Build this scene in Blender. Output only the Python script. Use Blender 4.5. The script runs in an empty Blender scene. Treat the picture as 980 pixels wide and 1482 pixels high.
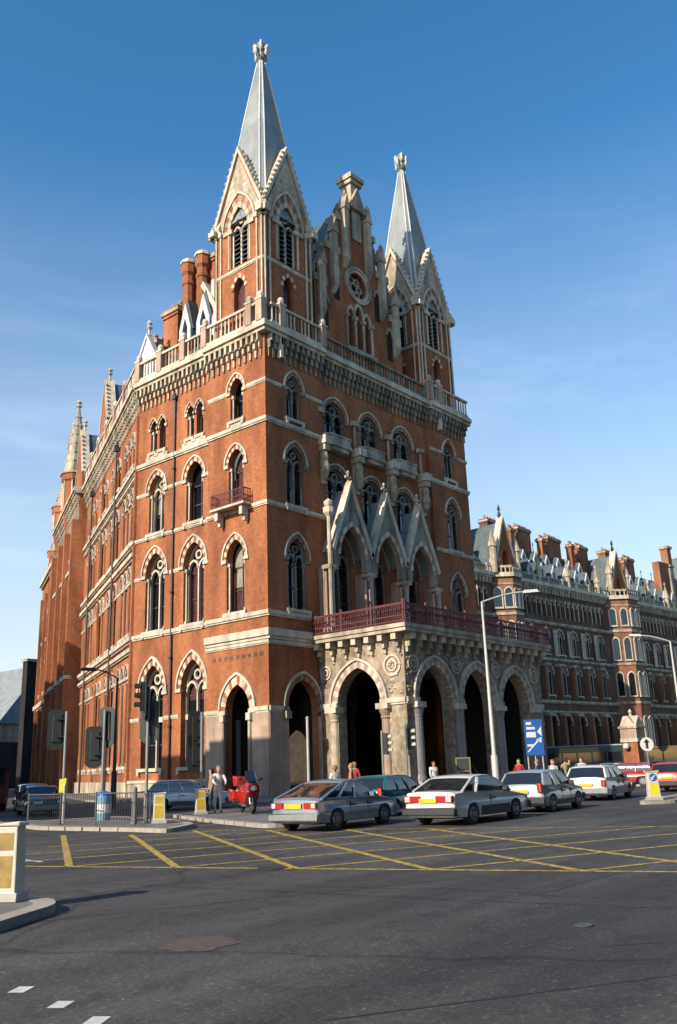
import bpy, bmesh, math, random
from mathutils import Vector, Matrix
from mathutils.geometry import tessellate_polygon
random.seed(7)
SC = bpy.context.scene
COL = SC.collection
PI = math.pi
R = math.radians

# ------------------------------------------------------------------ materials
MATS = {}
KA = .66      # keeps every surface at its real-world reflectance
def mat(name, c, rough=0.8, var=0.15, scale=2.0, metal=0.0, bump=0.0, bscale=20.0, c2=None, spec=0.5, coat=0.0, stain=0.0, emit=None):
    c = tuple(x * KA for x in c); c2 = tuple(x * KA for x in c2) if c2 else None
    m = bpy.data.materials.new(name); m.use_nodes = True
    nt = m.node_tree; N = nt.nodes; L = nt.links
    b = N['Principled BSDF']
    b.inputs['Roughness'].default_value = rough
    b.inputs['Metallic'].default_value = metal
    b.inputs['Specular IOR Level'].default_value = spec
    b.inputs['Coat Weight'].default_value = coat
    if emit:
        b.inputs['Emission Color'].default_value = (*emit, 1); b.inputs['Emission Strength'].default_value = 1
    tc = N.new('ShaderNodeTexCoord')
    n = N.new('ShaderNodeTexNoise'); n.inputs['Scale'].default_value = scale; n.inputs['Detail'].default_value = 6
    L.new(tc.outputs['Object'], n.inputs['Vector'])
    r = N.new('ShaderNodeValToRGB')
    lo = c2 if c2 else tuple(x * (1 - var) for x in c)
    hi = c if c2 else tuple(min(1, x * (1 + var)) for x in c)
    r.color_ramp.elements[0].position = 0.35; r.color_ramp.elements[0].color = (*lo, 1)
    r.color_ramp.elements[1].position = 0.65; r.color_ramp.elements[1].color = (*hi, 1)
    L.new(n.outputs['Fac'], r.inputs['Fac'])
    out = r.outputs['Color']
    if stain > 0:     # broad uneven weather staining, runs downwards
        mp = N.new('ShaderNodeMapping'); mp.inputs['Scale'].default_value = (.9, .9, .16)
        L.new(tc.outputs['Object'], mp.inputs['Vector'])
        n2 = N.new('ShaderNodeTexNoise'); n2.inputs['Scale'].default_value = 1.1; n2.inputs['Detail'].default_value = 5
        L.new(mp.outputs[0], n2.inputs['Vector'])
        r2 = N.new('ShaderNodeValToRGB'); r2.color_ramp.elements[0].position = .38; r2.color_ramp.elements[1].position = .62
        r2.color_ramp.elements[0].color = (1 - stain,) * 3 + (1,); r2.color_ramp.elements[1].color = (1, 1, 1, 1)
        L.new(n2.outputs['Fac'], r2.inputs['Fac'])
        mx = N.new('ShaderNodeMix'); mx.data_type = 'RGBA'; mx.blend_type = 'MULTIPLY'; mx.inputs[0].default_value = 1
        L.new(out, mx.inputs[6]); L.new(r2.outputs['Color'], mx.inputs[7]); out = mx.outputs[2]
    L.new(out, b.inputs['Base Color'])
    if bump > 0:
        nb = N.new('ShaderNodeTexNoise'); nb.inputs['Scale'].default_value = bscale; nb.inputs['Detail'].default_value = 4
        L.new(tc.outputs['Object'], nb.inputs['Vector'])
        bp = N.new('ShaderNodeBump'); bp.inputs['Strength'].default_value = bump; bp.inputs['Distance'].default_value = 0.03
        L.new(nb.outputs['Fac'], bp.inputs['Height']); L.new(bp.outputs['Normal'], b.inputs['Normal'])
    MATS[name] = m
    return m

def brick_mat(name, c1, c2, mortar):
    c1, c2, mortar = [tuple(x * KA for x in c) for c in (c1, c2, mortar)]
    m = bpy.data.materials.new(name); m.use_nodes = True
    nt = m.node_tree; N = nt.nodes; L = nt.links; b = N['Principled BSDF']
    b.inputs['Roughness'].default_value = 0.9; b.inputs['Specular IOR Level'].default_value = .2
    tc = N.new('ShaderNodeTexCoord'); sx = N.new('ShaderNodeSeparateXYZ'); L.new(tc.outputs['Object'], sx.inputs[0])
    a = N.new('ShaderNodeMath'); a.operation = 'ADD'; L.new(sx.outputs[0], a.inputs[0]); L.new(sx.outputs[1], a.inputs[1])
    cb = N.new('ShaderNodeCombineXYZ'); L.new(a.outputs[0], cb.inputs[0]); L.new(sx.outputs[2], cb.inputs[1])
    bt = N.new('ShaderNodeTexBrick'); bt.inputs['Scale'].default_value = 1.0
    bt.inputs['Brick Width'].default_value = .24; bt.inputs['Row Height'].default_value = .085
    bt.inputs['Mortar Size'].default_value = .009; bt.inputs['Color1'].default_value = (*c1, 1); bt.inputs['Color2'].default_value = (*c2, 1)
    bt.inputs['Mortar'].default_value = (*mortar, 1); bt.inputs['Bias'].default_value = -.1
    L.new(cb.outputs[0], bt.inputs['Vector'])
    mp = N.new('ShaderNodeMapping'); mp.inputs['Scale'].default_value = (.35, .35, .12); L.new(tc.outputs['Object'], mp.inputs['Vector'])
    n = N.new('ShaderNodeTexNoise'); n.inputs['Scale'].default_value = 1.4; n.inputs['Detail'].default_value = 7; n.inputs['Roughness'].default_value = .62
    L.new(mp.outputs[0], n.inputs['Vector'])
    r = N.new('ShaderNodeValToRGB'); r.color_ramp.elements[0].position = .32; r.color_ramp.elements[1].position = .66
    r.color_ramp.elements[0].color = (.5, .46, .47, 1); r.color_ramp.elements[1].color = (1.08, 1.05, 1.02, 1)
    L.new(n.outputs['Fac'], r.inputs['Fac'])
    n3 = N.new('ShaderNodeTexNoise'); n3.inputs['Scale'].default_value = 3.5; n3.inputs['Detail'].default_value = 3
    L.new(tc.outputs['Object'], n3.inputs['Vector'])
    r3 = N.new('ShaderNodeValToRGB'); r3.color_ramp.elements[0].position = .3; r3.color_ramp.elements[1].position = .7
    r3.color_ramp.elements[0].color = (.84, .84, .86, 1); r3.color_ramp.elements[1].color = (1.08, 1.1, 1.1, 1)
    L.new(n3.outputs['Fac'], r3.inputs['Fac'])
    mx = N.new('ShaderNodeMix'); mx.data_type = 'RGBA'; mx.blend_type = 'MULTIPLY'; mx.inputs[0].default_value = 1
    L.new(bt.outputs['Color'], mx.inputs[6]); L.new(r.outputs['Color'], mx.inputs[7])
    mx2 = N.new('ShaderNodeMix'); mx2.data_type = 'RGBA'; mx2.blend_type = 'MULTIPLY'; mx2.inputs[0].default_value = 1
    L.new(mx.outputs[2], mx2.inputs[6]); L.new(r3.outputs['Color'], mx2.inputs[7])
    L.new(mx2.outputs[2], b.inputs['Base Color'])
    MATS[name] = m

brick_mat('brick', (.60, .19, .066), (.44, .13, .048), (.46, .30, .19))
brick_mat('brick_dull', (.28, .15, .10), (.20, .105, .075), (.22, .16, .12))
brick_mat('brick_wing', (.46, .20, .11), (.34, .145, .08), (.36, .24, .16))
brick_mat('brick_grime', (.06, .05, .05), (.045, .037, .037), (.05, .045, .04))
mat('stone', (.64, .54, .40), .85, .18, 1.5, stain=.5, bump=.2, bscale=8)
mat('stone_white', (.78, .69, .54), .8, .12, 2, stain=.36)
mat('stone_sooty', (.46, .41, .32), .9, .25, 1.2, stain=.55, bump=.4, bscale=6, c2=(.29, .26, .20))  # darker copy of the stone: shade of face B put into its colour
mat('stone_pink', (.56, .40, .30), .8, .15, 1.2, stain=.35)
mat('granite', (.27, .25, .26), .5, .15, 6, stain=.2)
mat('shaft_granite', (.36, .27, .25), .35, .1, 9)
mat('carved', (.58, .48, .34), .9, .35, 2.6, bump=1.0, bscale=5, c2=(.33, .25, .16), stain=.4)
mat('slate', (.105, .145, .16), .55, .3, 3, stain=.3)
mat('lead', (.33, .37, .37), .55, .1, .7, metal=.1, stain=.2, bump=.15, bscale=3)
mat('lead_white', (.66, .68, .68), .6, .1, 3)
mat('glass', (.012, .015, .022), .08, .1, 1, spec=.9)
mat('glass_curtain', (.10, .035, .035), .35, .4, 5)
mat('blind', (.34, .31, .25), .5, .15, 3)
mat('blind_grey', (.14, .15, .16), .4, .3, 3)
mat('sash', (.10, .045, .035), .6, .1, 4)
mat('iron_red', (.13, .02, .025), .6, .2, 5)
mat('iron_dark', (.03, .033, .035), .6, .2, 5)
mat('pipe', (.05, .035, .03), .6, .1, 5)
mat('kerb', (.42, .38, .33), .85, .12, 3, bump=.2)
mat('yellow_paint', (.74, .50, .06), .75, .0, 7, c2=(.20, .155, .07))
mat('white_paint', (.72, .72, .70), .7, .12, 9)
mat('rust_cover', (.115, .08, .068), .7, .25, 12)
mat('blue_cover', (.075, .09, .11), .7, .2, 12)
mat('metal_grey', (.30, .31, .31), .5, .1, 6, metal=.3)
mat('rail_grey', (.12, .125, .125), .6, .1, 6)
mat('metal_pale', (.55, .54, .50), .5, .08, 6, metal=.1)
mat('signal_black', (.018, .022, .022), .55, .15, 6)
mat('signal_green', (.045, .065, .06), .55, .12, 6)
mat('sign_blue', (.02, .13, .48), .45, .06, 6)
mat('sign_white', (.78, .79, .78), .5, .04, 6)
mat('yellow_plastic', (.62, .42, .03), .45, .1, 4)
mat('amber_dull', (.33, .22, .04), .5, .25, 5)
mat('yellow_bright', (.75, .68, .04), .5, .05, 5)
mat('bollard_white', (.66, .63, .52), .5, .08, 4)
mat('bin_blue', (.25, .52, .70), .5, .08, 8)
mat('green_box', (.05, .07, .065), .6, .1, 5)
mat('rubber', (.02, .02, .021), .8, .1, 8)
mat('rim', (.34, .35, .36), .4, .1, 8, metal=.5)
mat('chrome', (.6, .6, .6), .2, .05, 5, metal=1)
mat('plate_yellow', (.80, .55, .02), .4, .03, 4)
mat('plate_ink', (.03, .03, .03), .5, .03, 4)
mat('lamp_red', (.45, .015, .012), .25, .1, 6)
mat('lamp_white', (.75, .72, .68), .25, .05, 6)
mat('lamp_amber', (.65, .22, .02), .25, .05, 6)
mat('car_trim', (.035, .037, .04), .6, .1, 5)
mat('car_glass', (.018, .022, .026), .05, .1, 1, spec=1.0)
mat('interior', (.035, .032, .03), .9, .2, 5)
mat('paint_silverblue', (.30, .37, .46), .25, .02, 1, metal=.35, coat=.6)
mat('paint_white', (.74, .73, .70), .25, .02, 1, coat=.6)
mat('paint_silver', (.50, .52, .56), .25, .02, 1, metal=.35, coat=.6)
mat('paint_blue', (.07, .13, .24), .25, .02, 1, metal=.2, coat=.6)
mat('paint_teal', (.015, .14, .17), .25, .02, 1, coat=.6)
mat('paint_red', (.50, .025, .015), .25, .02, 1, coat=.6)
mat('paint_darkblue', (.03, .045, .08), .25, .02, 1, coat=.6)
mat('paint_pale', (.42, .52, .62), .25, .02, 1, coat=.5)
mat('coach_green', (.02, .055, .06), .35, .1, 1, coat=.4)
mat('bus_red', (.30, .02, .015), .35, .1, 1, coat=.4)
mat('skin', (.55, .32, .22), .6, .06, 6)
mat('hair_dark', (.04, .025, .015), .8, .2, 12)
mat('hair_fair', (.35, .22, .10), .8, .2, 12)
mat('cloth_white', (.78, .76, .72), .85, .06, 8)
mat('cloth_red', (.42, .03, .03), .85, .1, 8)
mat('cloth_dark', (.03, .035, .05), .9, .2, 8)
mat('cloth_blue', (.08, .14, .30), .9, .15, 8)
mat('cloth_tan', (.38, .28, .18), .9, .1, 8)
mat('cloth_green', (.07, .12, .07), .9, .15, 8)
mat('flower_red', (.5, .03, .03), .7, .2, 8)
mat('timber', (.30, .23, .12), .7, .2, 6)
mat('hall', (.05, .038, .03), .9, .3, 2)  # near-black interior colour, with the deep shade behind the arches put into it
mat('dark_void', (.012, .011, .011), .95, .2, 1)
mat('brick_fade', (.45, .28, .2), .9, .1, 1)

# ground materials
def asphalt():
    m = bpy.data.materials.new('asphalt'); m.use_nodes = True
    nt = m.node_tree; N = nt.nodes; L = nt.links; b = N['Principled BSDF']
    b.inputs['Roughness'].default_value = .82; b.inputs['Specular IOR Level'].default_value = .35
    tc = N.new('ShaderNodeTexCoord')
    def noise(s, d, rgh=.6, sc=(1, 1, 1), rot=0):
        mp = N.new('ShaderNodeMapping'); mp.inputs['Scale'].default_value = sc; mp.inputs['Rotation'].default_value = (0, 0, rot)
        L.new(tc.outputs['Object'], mp.inputs['Vector'])
        n = N.new('ShaderNodeTexNoise'); n.inputs['Scale'].default_value = s; n.inputs['Detail'].default_value = d; n.inputs['Roughness'].default_value = rgh
        L.new(mp.outputs[0], n.inputs['Vector']); return n
    def ramp(src, p0, c0, p1, c1):
        r = N.new('ShaderNodeValToRGB'); e = r.color_ramp.elements
        e[0].position = p0; e[0].color = (*c0, 1); e[1].position = p1; e[1].color = (*c1, 1); L.new(src, r.inputs['Fac']); return r.outputs['Color']
    def mul(a, c):
        mx = N.new('ShaderNodeMix'); mx.data_type = 'RGBA'; mx.blend_type = 'MULTIPLY'; mx.inputs[0].default_value = 1
        L.new(a, mx.inputs[6]); L.new(c, mx.inputs[7]); return mx.outputs[2]
    base = ramp(noise(.22, 6, .6).outputs['Fac'], .3, (.040, .039, .039), .7, (.066, .064, .064))
    fine = ramp(noise(22, 4, .75).outputs['Fac'], .32, (.55, .55, .55), .68, (1.45, 1.43, 1.4))
    fleck = ramp(noise(14, 2, .9).outputs['Fac'], .58, (1, 1, 1), .7, (2.6, 2.5, 2.4))
    dark = ramp(noise(2.3, 6, .7).outputs['Fac'], .36, (.66, .66, .68), .5, (1, 1, 1))
    track = ramp(noise(.9, 3, .5, (.07, 1, 1), R(25)).outputs['Fac'], .35, (.66, .67, .68), .62, (1.16, 1.14, 1.12))
    patch = ramp(noise(.055, 2, .4).outputs['Fac'], .44, (.85, .84, .84), .5, (1.06, 1.06, 1.05))
    # sealed cracks: thin dark voronoi edges, bent by noise
    v = N.new('ShaderNodeTexVoronoi'); v.feature = 'DISTANCE_TO_EDGE'; v.inputs['Scale'].default_value = .13
    wn = noise(.5, 4, .6); mxv = N.new('ShaderNodeMix'); mxv.data_type = 'RGBA'; mxv.blend_type = 'ADD'; mxv.inputs[0].default_value = 1.0
    L.new(tc.outputs['Object'], mxv.inputs[6]); L.new(wn.outputs['Color'], mxv.inputs[7]); L.new(mxv.outputs[2], v.inputs['Vector'])
    crack = ramp(v.outputs['Distance'], .0035, (.62, .62, .62), .007, (1, 1, 1))
    c = mul(mul(mul(mul(mul(mul(base, fine), fleck), track), patch), crack), dark)
    L.new(c, b.inputs['Base Color'])
    bp = N.new('ShaderNodeBump'); bp.inputs['Strength'].default_value = .35; bp.inputs['Distance'].default_value = .01
    L.new(noise(60, 3, .8).outputs['Fac'], bp.inputs['Height']); L.new(bp.outputs['Normal'], b.inputs['Normal'])
    MATS['asphalt'] = m
asphalt()
mat('paving', (.21, .195, .18), .9, .18, 1.3, stain=.2, bump=.2)

rnd = random.Random(3)
# ------------------------------------------------------------------ object helpers
def setp(o, label=None, cat=None, group=None, kind=None):
    if label: o['label'] = label
    if cat: o['category'] = cat
    if group: o['group'] = group
    if kind: o['kind'] = kind
    return o
def empty(name, loc=(0, 0, 0), rz=0, label=None, cat=None, group=None):
    o = bpy.data.objects.new(name, None); COL.objects.link(o)
    o.location = loc; o.rotation_euler = (0, 0, rz); o.empty_display_size = .2
    return setp(o, label, cat, group)
def copy_tree(o, parent=None):
    c = o.copy(); COL.objects.link(c)
    if parent is not None: c.parent = parent
    for ch in list(o.children): copy_tree(ch, c)
    return c

class Fr:
    """wall frame: s along the wall, d outwards, z up"""
    def __init__(s, P, S, N): s.P = Vector((P[0], P[1], 0)); s.S = Vector((S[0], S[1], 0)).normalized(); s.N = Vector((N[0], N[1], 0)).normalized()
    def p(s, a, d, z): return s.P + s.S * a + s.N * d + Vector((0, 0, z))
LOCAL = Fr((0, 0), (1, 0), (0, -1))

class MB:
    def __init__(s): s.v = []; s.f = []; s.m = []; s.mats = []
    def mi(s, name):
        if name not in s.mats: s.mats.append(name)
        return s.mats.index(name)
    def add(s, vs, fs, m):
        o = len(s.v); s.v += [Vector(v) for v in vs]; k = s.mi(m)
        for f in fs: s.f.append([i + o for i in f]); s.m.append(k)
    def box(s, fr, s0, s1, d0, d1, z0, z1, m):
        c = [fr.p(a, d, z) for z in (z0, z1) for d in (d0, d1) for a in (s0, s1)]
        s.add(c, [(0, 1, 3, 2), (4, 5, 7, 6), (0, 1, 5, 4), (2, 3, 7, 6), (0, 2, 6, 4), (1, 3, 7, 5)], m)
    def wbox(s, x0, x1, y0, y1, z0, z1, m): s.box(Fr((0, 0), (1, 0), (0, 1)), x0, x1, y0, y1, z0, z1, m)
    def prism(s, fr, poly, d0, d1, m, holes=()):
        """poly in (s,z), extruded d0..d1, with holes"""
        loops = [list(poly)] + [list(h) for h in holes]
        tri = tessellate_polygon([[Vector((a, z, 0)) for a, z in L] for L in loops])
        flat = [q for L in loops for q in L]; n = len(flat)
        vs = [fr.p(a, d0, z) for a, z in flat] + [fr.p(a, d1, z) for a, z in flat]
        fs = [tuple(t) for t in tri] + [tuple(i + n for i in t) for t in tri]
        o = 0
        for L in loops:
            k = len(L)
            for i in range(k): a = o + i; b = o + (i + 1) % k; fs.append((a, b, b + n, a + n))
            o += k
        s.add(vs, fs, m)
    def hexa(s, pts, m):   # 8 world points bottom 4 / top 4
        s.add(pts, [(0, 1, 2, 3), (4, 5, 6, 7), (0, 1, 5, 4), (1, 2, 6, 5), (2, 3, 7, 6), (3, 0, 4, 7)], m)
    def tube(s, a, b, r0, r1, m, n=8, cap=True):
        a = Vector(a); b = Vector(b); ax = (b - a).normalized()
        t = Vector((0, 0, 1)) if abs(ax.z) < .9 else Vector((1, 0, 0))
        u = ax.cross(t).normalized(); w = ax.cross(u)
        vs = []
        for P, r in ((a, r0), (b, r1)):
            for i in range(n): q = 2 * PI * i / n + PI / n; vs.append(P + u * (r * math.cos(q)) + w * (r * math.sin(q)))
        fs = [(i, (i + 1) % n, (i + 1) % n + n, i + n) for i in range(n)]
        if cap: fs += [tuple(range(n)), tuple(range(n, 2 * n))]
        s.add(vs, fs, m)
    def lathe(s, c, prof, m, n=12, cap=True):  # prof [(r,z)]
        vs = []; c = Vector(c)
        for r, z in prof:
            for i in range(n): q = 2 * PI * i / n; vs.append(c + Vector((r * math.cos(q), r * math.sin(q), z)))
        fs = []
        for k in range(len(prof) - 1):
            for i in range(n): fs.append((k * n + i, k * n + (i + 1) % n, (k + 1) * n + (i + 1) % n, (k + 1) * n + i))
        if cap: fs += [tuple(range(n)), tuple(range((len(prof) - 1) * n, len(prof) * n))]
        s.add(vs, fs, m)
    def path(s, pts, r, m, n=6):
        for a, b in zip(pts, pts[1:]): s.tube(a, b, r, r, m, n)
    def band(s, fr, inn, out, d0, d1, ms):   # blocks between two polylines
        for i in range(len(inn) - 1):
            q = [inn[i], inn[i + 1], out[i + 1], out[i]]
            s.hexa([fr.p(a, d0, z) for a, z in q] + [fr.p(a, d1, z) for a, z in q], ms[i % len(ms)])
    def strip(s, pts, w, z, m):   # flat painted line on the ground
        for a, b in zip(pts, pts[1:]):
            a = Vector(a); b = Vector(b); t = (b - a).normalized(); n = Vector((-t.y, t.x)) * w / 2
            s.add([(*(a + n), z), (*(a - n), z), (*(b - n), z), (*(b + n), z)], [(0, 1, 2, 3)], m)
    def build(s, name, parent=None, base=None, smooth=False, bevel=0):
        me = bpy.data.meshes.new(name)
        off = Vector(base) if base is not None else Vector((0, 0, 0))
        me.from_pydata([v - off for v in s.v], [], s.f)
        for k in s.mats: me.materials.append(MATS[k])
        me.polygons.foreach_set('material_index', s.m)
        bm = bmesh.new(); bm.from_mesh(me)
        if bevel:
            bmesh.ops.remove_doubles(bm, verts=bm.verts, dist=1e-4)
            bmesh.ops.bevel(bm, geom=[e for e in bm.edges if len(e.link_faces) == 2 and e.calc_face_angle(0) > .5], offset=bevel, segments=2, profile=.5, affect='EDGES')
        bmesh.ops.recalc_face_normals(bm, faces=bm.faces); bm.to_mesh(me); bm.free()
        if smooth:
            for p in me.polygons: p.use_smooth = True
            try: me.set_sharp_from_angle(angle=R(40))
            except Exception: pass
        me.update()
        o = bpy.data.objects.new(name, me); COL.objects.link(o)
        if parent is not None: o.parent = parent
        if parent is None and base is not None: o.location = off
        return o

def arch(c, zs, a, h, n=12):
    """pointed (or round when h<=a) arch, left spring to right spring"""
    pts = []
    if h <= a * 1.02:
        for i in range(n + 1): q = PI - PI * i / n; pts.append((c + a * math.cos(q), zs + h * math.sin(q)))
        return pts
    Rr = (a * a + h * h) / (2 * a); k = Rr - a
    qm = math.acos(k / Rr)
    hf = n // 2
    for i in range(hf + 1): q = PI - qm * i / hf; pts.append((c + k + Rr * math.cos(q), zs + Rr * math.sin(q)))
    for i in range(1, hf + 1): q = qm - qm * i / hf; pts.append((c - k + Rr * math.cos(q), zs + Rr * math.sin(q)))
    return pts

def gothic(root, fr, s, z0, a, zs, h, base, ring=.32, hood=.12, reveal=.55, lights=1, sill=True, shafts=True, pane=True, trac=True,
           ms=('stone_white', 'brick'), n=14, low=False, name='window', transom=None, lit='glass', sillz=None, tm='stone_white'):
    """one pointed window: surround part, sill, tracery and pane sub-parts. returns the wall hole"""
    hole = [(s + a, z0)] + [(s + a, zs)] + arch(s, zs, a, h, n)[::-1][1:-1] + [(s - a, zs), (s - a, z0)]
    W = MB()
    ai = arch(s, zs, a, h, n); hr = h * (a + ring) / a if h > a * 1.02 else h + ring
    hr = min(hr, h + ring * 1.35)
    ao = arch(s, zs, a + ring, hr, n)
    W.band(fr, ai, ao, -.05, .05, ms)
    if hood:
        ah = arch(s, zs, a + ring + hood, hr + hood * 1.3, n)
        W.band(fr, ao, ah, -.02, .16, ('stone_white',))
    for sg in (-1, 1):     # imposts
        W.box(fr, *sorted((s + sg * (a - .04), s + sg * (a + ring + hood + .03))), -.1, .13, zs - .26, zs - .002, tm)
        if shafts:
            x = s + sg * (a - .13)
            W.tube(fr.p(x, -.2, z0 + .25), fr.p(x, -.2, zs - .5), .075, .075, tm if not low else 'stone', 6)
            W.box(fr, x - .11, x + .11, -.31, -.09, z0, z0 + .25, 'stone')
            W.box(fr, x - .12, x + .12, -.32, -.08, zs - .5, zs - .262, tm)
    w = W.build(name, root, base)
    if sill:
        q = MB(); q.box(fr, s - a - .22, s + a + .22, -reveal, .2, z0 - .24, z0 - .003, 'stone_white')
        if sillz: q.box(fr, s - a - .1, s + a + .1, -.1, .1, sillz, z0 - .242, 'stone_white')
        for sg in (-1, 1): q.box(fr, s + sg * (a + .05) - .12, s + sg * (a + .05) + .12, .0, .22, z0 - .5, z0 - .242, 'stone_white')
        q.build('sill', w, base)
    if pane:
        P = MB(); hp = [(x, z) for x, z in hole]
        P.prism(fr, hp, -reveal, -reveal - .03, lit)
        P.build('pane', w, base)
        if not low and rnd.random() < .45:
            bz = zs - (zs - z0) * rnd.choice((.15, .3, .5)); Bm = MB(); Bm.prism(fr, [(s - a, bz), (s + a, bz), (s + a, zs)] + arch(s, zs, a, h, n)[::-1][1:-1] + [(s - a, zs)], -reveal + .002, -reveal + .004, rnd.choice(('blind', 'glass_curtain', 'blind_grey'))); Bm.build('blind', w, base)
        S = MB()
        if lights == 1:
            S.box(fr, s - .04, s + .04, -reveal + .03, -reveal + .08, z0, zs + h * .5, 'sash')
        for sg in (-1, 1): S.box(fr, s + sg * (a - .04) - .05, s + sg * (a - .04) + .05, -reveal + .002, -reveal + .1, z0, zs, 'sash')
        nb = max(1, int((zs - z0) / 1.5))
        for i in range(1, nb + 1):
            z = z0 + (zs - z0) * i / (nb + .3); S.box(fr, s - a, s + a, -reveal + .002, -reveal + .06, z - .045, z + .045, 'sash')
        S.build('sash_bars', w, base)
    if trac and lights >= 2:
        T = MB(); t = .11; d0, d1 = -reveal + .12, -reveal + .34
        T.box(fr, s - t * .6, s + t * .6, d0, d1, z0, zs - .1, tm)
        T.band(fr, arch(s, zs, a - .14, h * .9, n), arch(s, zs, a + .02, h + .02, n), d0, d1, (tm,))
        for sg in (-1, 1):
            c = s + sg * a / 2; b = a / 2 - .12
            T.band(fr, arch(c, zs - .25, b, b * 1.25, 8), arch(c, zs - .25, b + .13, b * 1.25 + .17, 8), d0, d1, (tm,))
            T.box(fr, s + sg * a - .07, s + sg * a + .07, d0, d1, z0, zs - .2, tm)
        rr = a * .32; cz = zs + h * .48
        ci = [(s + rr * .62 * math.cos(q * PI / 5), cz + rr * .62 * math.sin(q * PI / 5)) for q in range(11)]
        co = [(s + rr * math.cos(q * PI / 5), cz + rr * math.sin(q * PI / 5)) for q in range(11)]
        T.band(fr, ci, co, d0, d1, (tm,))
        if transom: T.box(fr, s - a, s + a, d0 - .02, d1 + .05, transom - .28, transom + .1, tm)
        T.build('tracery', w, base)
    return hole

def wall(root, fr, poly, holes, base, th=.6, m='brick', name='wall', d=0):
    w = MB(); w.prism(fr, poly, d - th, d, m, holes); return w.build(name, root, base)
def rect(s0, s1, z0, z1): return [(s0, z0), (s1, z0), (s1, z1), (s0, z1)]
def string_course(root, fr, s0, s1, z, base, h=.28, pr=.14, m='stone_white', name='string_course', gaps=()):
    q = MB(); xs = [s0]
    segs = []; cur = s0
    for g0, g1 in sorted(gaps): segs.append((cur, g0)); cur = g1
    segs.append((cur, s1))
    for a, b in segs:
        if b - a < .05: continue
        q.box(fr, a, b, -.03, pr, z - h * .45, z + h * .55, m); q.box(fr, a, b, -.03, pr * .55, z - h * .9, z - h * .455, m)
    return q.build(name, root, base)
def corbel_table(root, fr, s0, s1, base, z0=31.05, z1=33.1, sp=.78, pr=.5, m='stone'):
    q = MB(); n = max(2, round((s1 - s0) / sp)); st = (s1 - s0) / n
    q.box(fr, s0, s1, -.02, .06, z1 - .75, z1, m)
    for i in range(n + 1):
        c = s0 + i * st; w = st * .2
        a0, a1 = max(s0, c - w), min(s1, c + w)
        q.box(fr, a0, a1, .061, pr, z1 - .62, z1 - .002, m)
        q.box(fr, a0, a1, .061, pr * .62, z1 - 1.15, z1 - .622, m)
        q.box(fr, a0 + .03, a1 - .03, .061, pr * .3, z0 + .25, z1 - 1.152, m)
        if i < n:
            c2 = c + st / 2; b = st / 2 - w
            q.band(fr, arch(c2, z1 - .62, b * .72, b * .75, 6), arch(c2, z1 - .62, b * 1.04, b * 1.25, 6), .062, pr * .55, (m,))
    return q.build('corbel_table', root, base)
def cornice(root, fr, s0, s1, base, z=33.1, pr=.7):
    c = s0 < -.5
    q = MB(); q.box(fr, -(pr - .18) if c else s0, s1, -.4, pr - .18, z, z + .28, 'stone'); q.box(fr, -pr if c else s0, s1, -.4, pr, z + .283, z + .62, 'stone_white')
    q.box(fr, -(pr - .1) if c else s0, s1, -.4, pr - .1, z + .622, z + .8, 'stone_white')
    return q.build('cornice', root, base)
def balustrade(root, fr, s0, s1, base, z=33.905, top=35.6, d=.42, sp=.42, m='stone_white', piers=()):
    q = MB(); q.box(fr, s0, s1, d - .13, d + .13, z, z + .2, m); q.box(fr, s0, s1, d - .15, d + .15, top - .2, top, m)
    n = round((s1 - s0) / sp); st = (s1 - s0) / n
    for i in range(n):
        c = s0 + (i + .5) * st
        if any(abs(c - p) < .42 for p in piers): continue
        q.tube(fr.p(c, d, z + .2), fr.p(c, d, top - .2), .085, .07, 'brick' if i % 4 == 3 else m, 6)
    for p in piers:
        q.box(fr, p - .3, p + .3, d - .24, d + .24, z, top + .08, 'stone_pink'); q.box(fr, p - .36, p + .36, d - .28, d + .28, top + .082, top + .25, m)
        q.lathe(fr.p(p, d, top + .25), [(.02, 0), (.2, .08), (.27, .28), (.2, .48), (.03, .6)], m, 8)
    return q.build('balustrade', root, base)

# ================================================================== THE CORNER BUILDING
O0 = (0, 0, 0)
HB = empty('corner_building', O0, 0, 'red brick gothic corner building with two pale spires and an arcaded stone porch', 'building')
FA = Fr((0, 0), (0, 1), (-1, 0)); FA2 = Fr((.3, 0), (0, 1), (-1, 0)); FB = Fr((0, 0), (1, 0), (0, -1))
D3 = (.4345, .9007); N3 = (-.9007, .4345)
F3 = Fr((.3, 15.4), D3, N3)
def curt(): return 'glass_curtain' if rnd.random() < .3 else 'glass'

# --- face A, the sunlit end bay
hA = []
g = gothic
hA.append(g(HB, FA, 3.06, -.1, 1.2, 5.75, 1.7, O0, ring=.5, hood=.14, pane=False, sill=False, shafts=False, n=18, ms=('stone', 'stone_white', 'brick'), name='doorway_arch'))
hA.append(g(HB, FA, 3.22, 12.5, .95, 16.4, 1.4, O0, ring=.3, reveal=.8, lit='glass_curtain'))
hA.append(g(HB, FA, 3.12, 20.2, .82, 23.6, 1.1, O0, ring=.27, reveal=.8, lit='glass_curtain'))
hA.append(g(HB, FA, 3.05, 27.0, .7, 29.4, 1.0, O0, ring=.24, reveal=.8, sillz=26.5))
wall(HB, FA, rect(0, 6.25, -.2, 33.9), hA, O0)
q = MB(); q.prism(FA, [(0, -.1), (1.86, -.1), (1.86, 5.5), (0, 5.5)], 0, .07, 'stone_pink'); q.prism(FA, [(4.26, -.1), (6.25, -.1), (6.25, 5.5), (4.26, 5.5)], 0, .07, 'stone_pink')
q.box(FA, -.0, 1.9, .071, .13, 0, .9, 'stone_pink'); q.box(FA, 4.22, 6.25, .071, .13, 0, .9, 'stone_pink')
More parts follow.
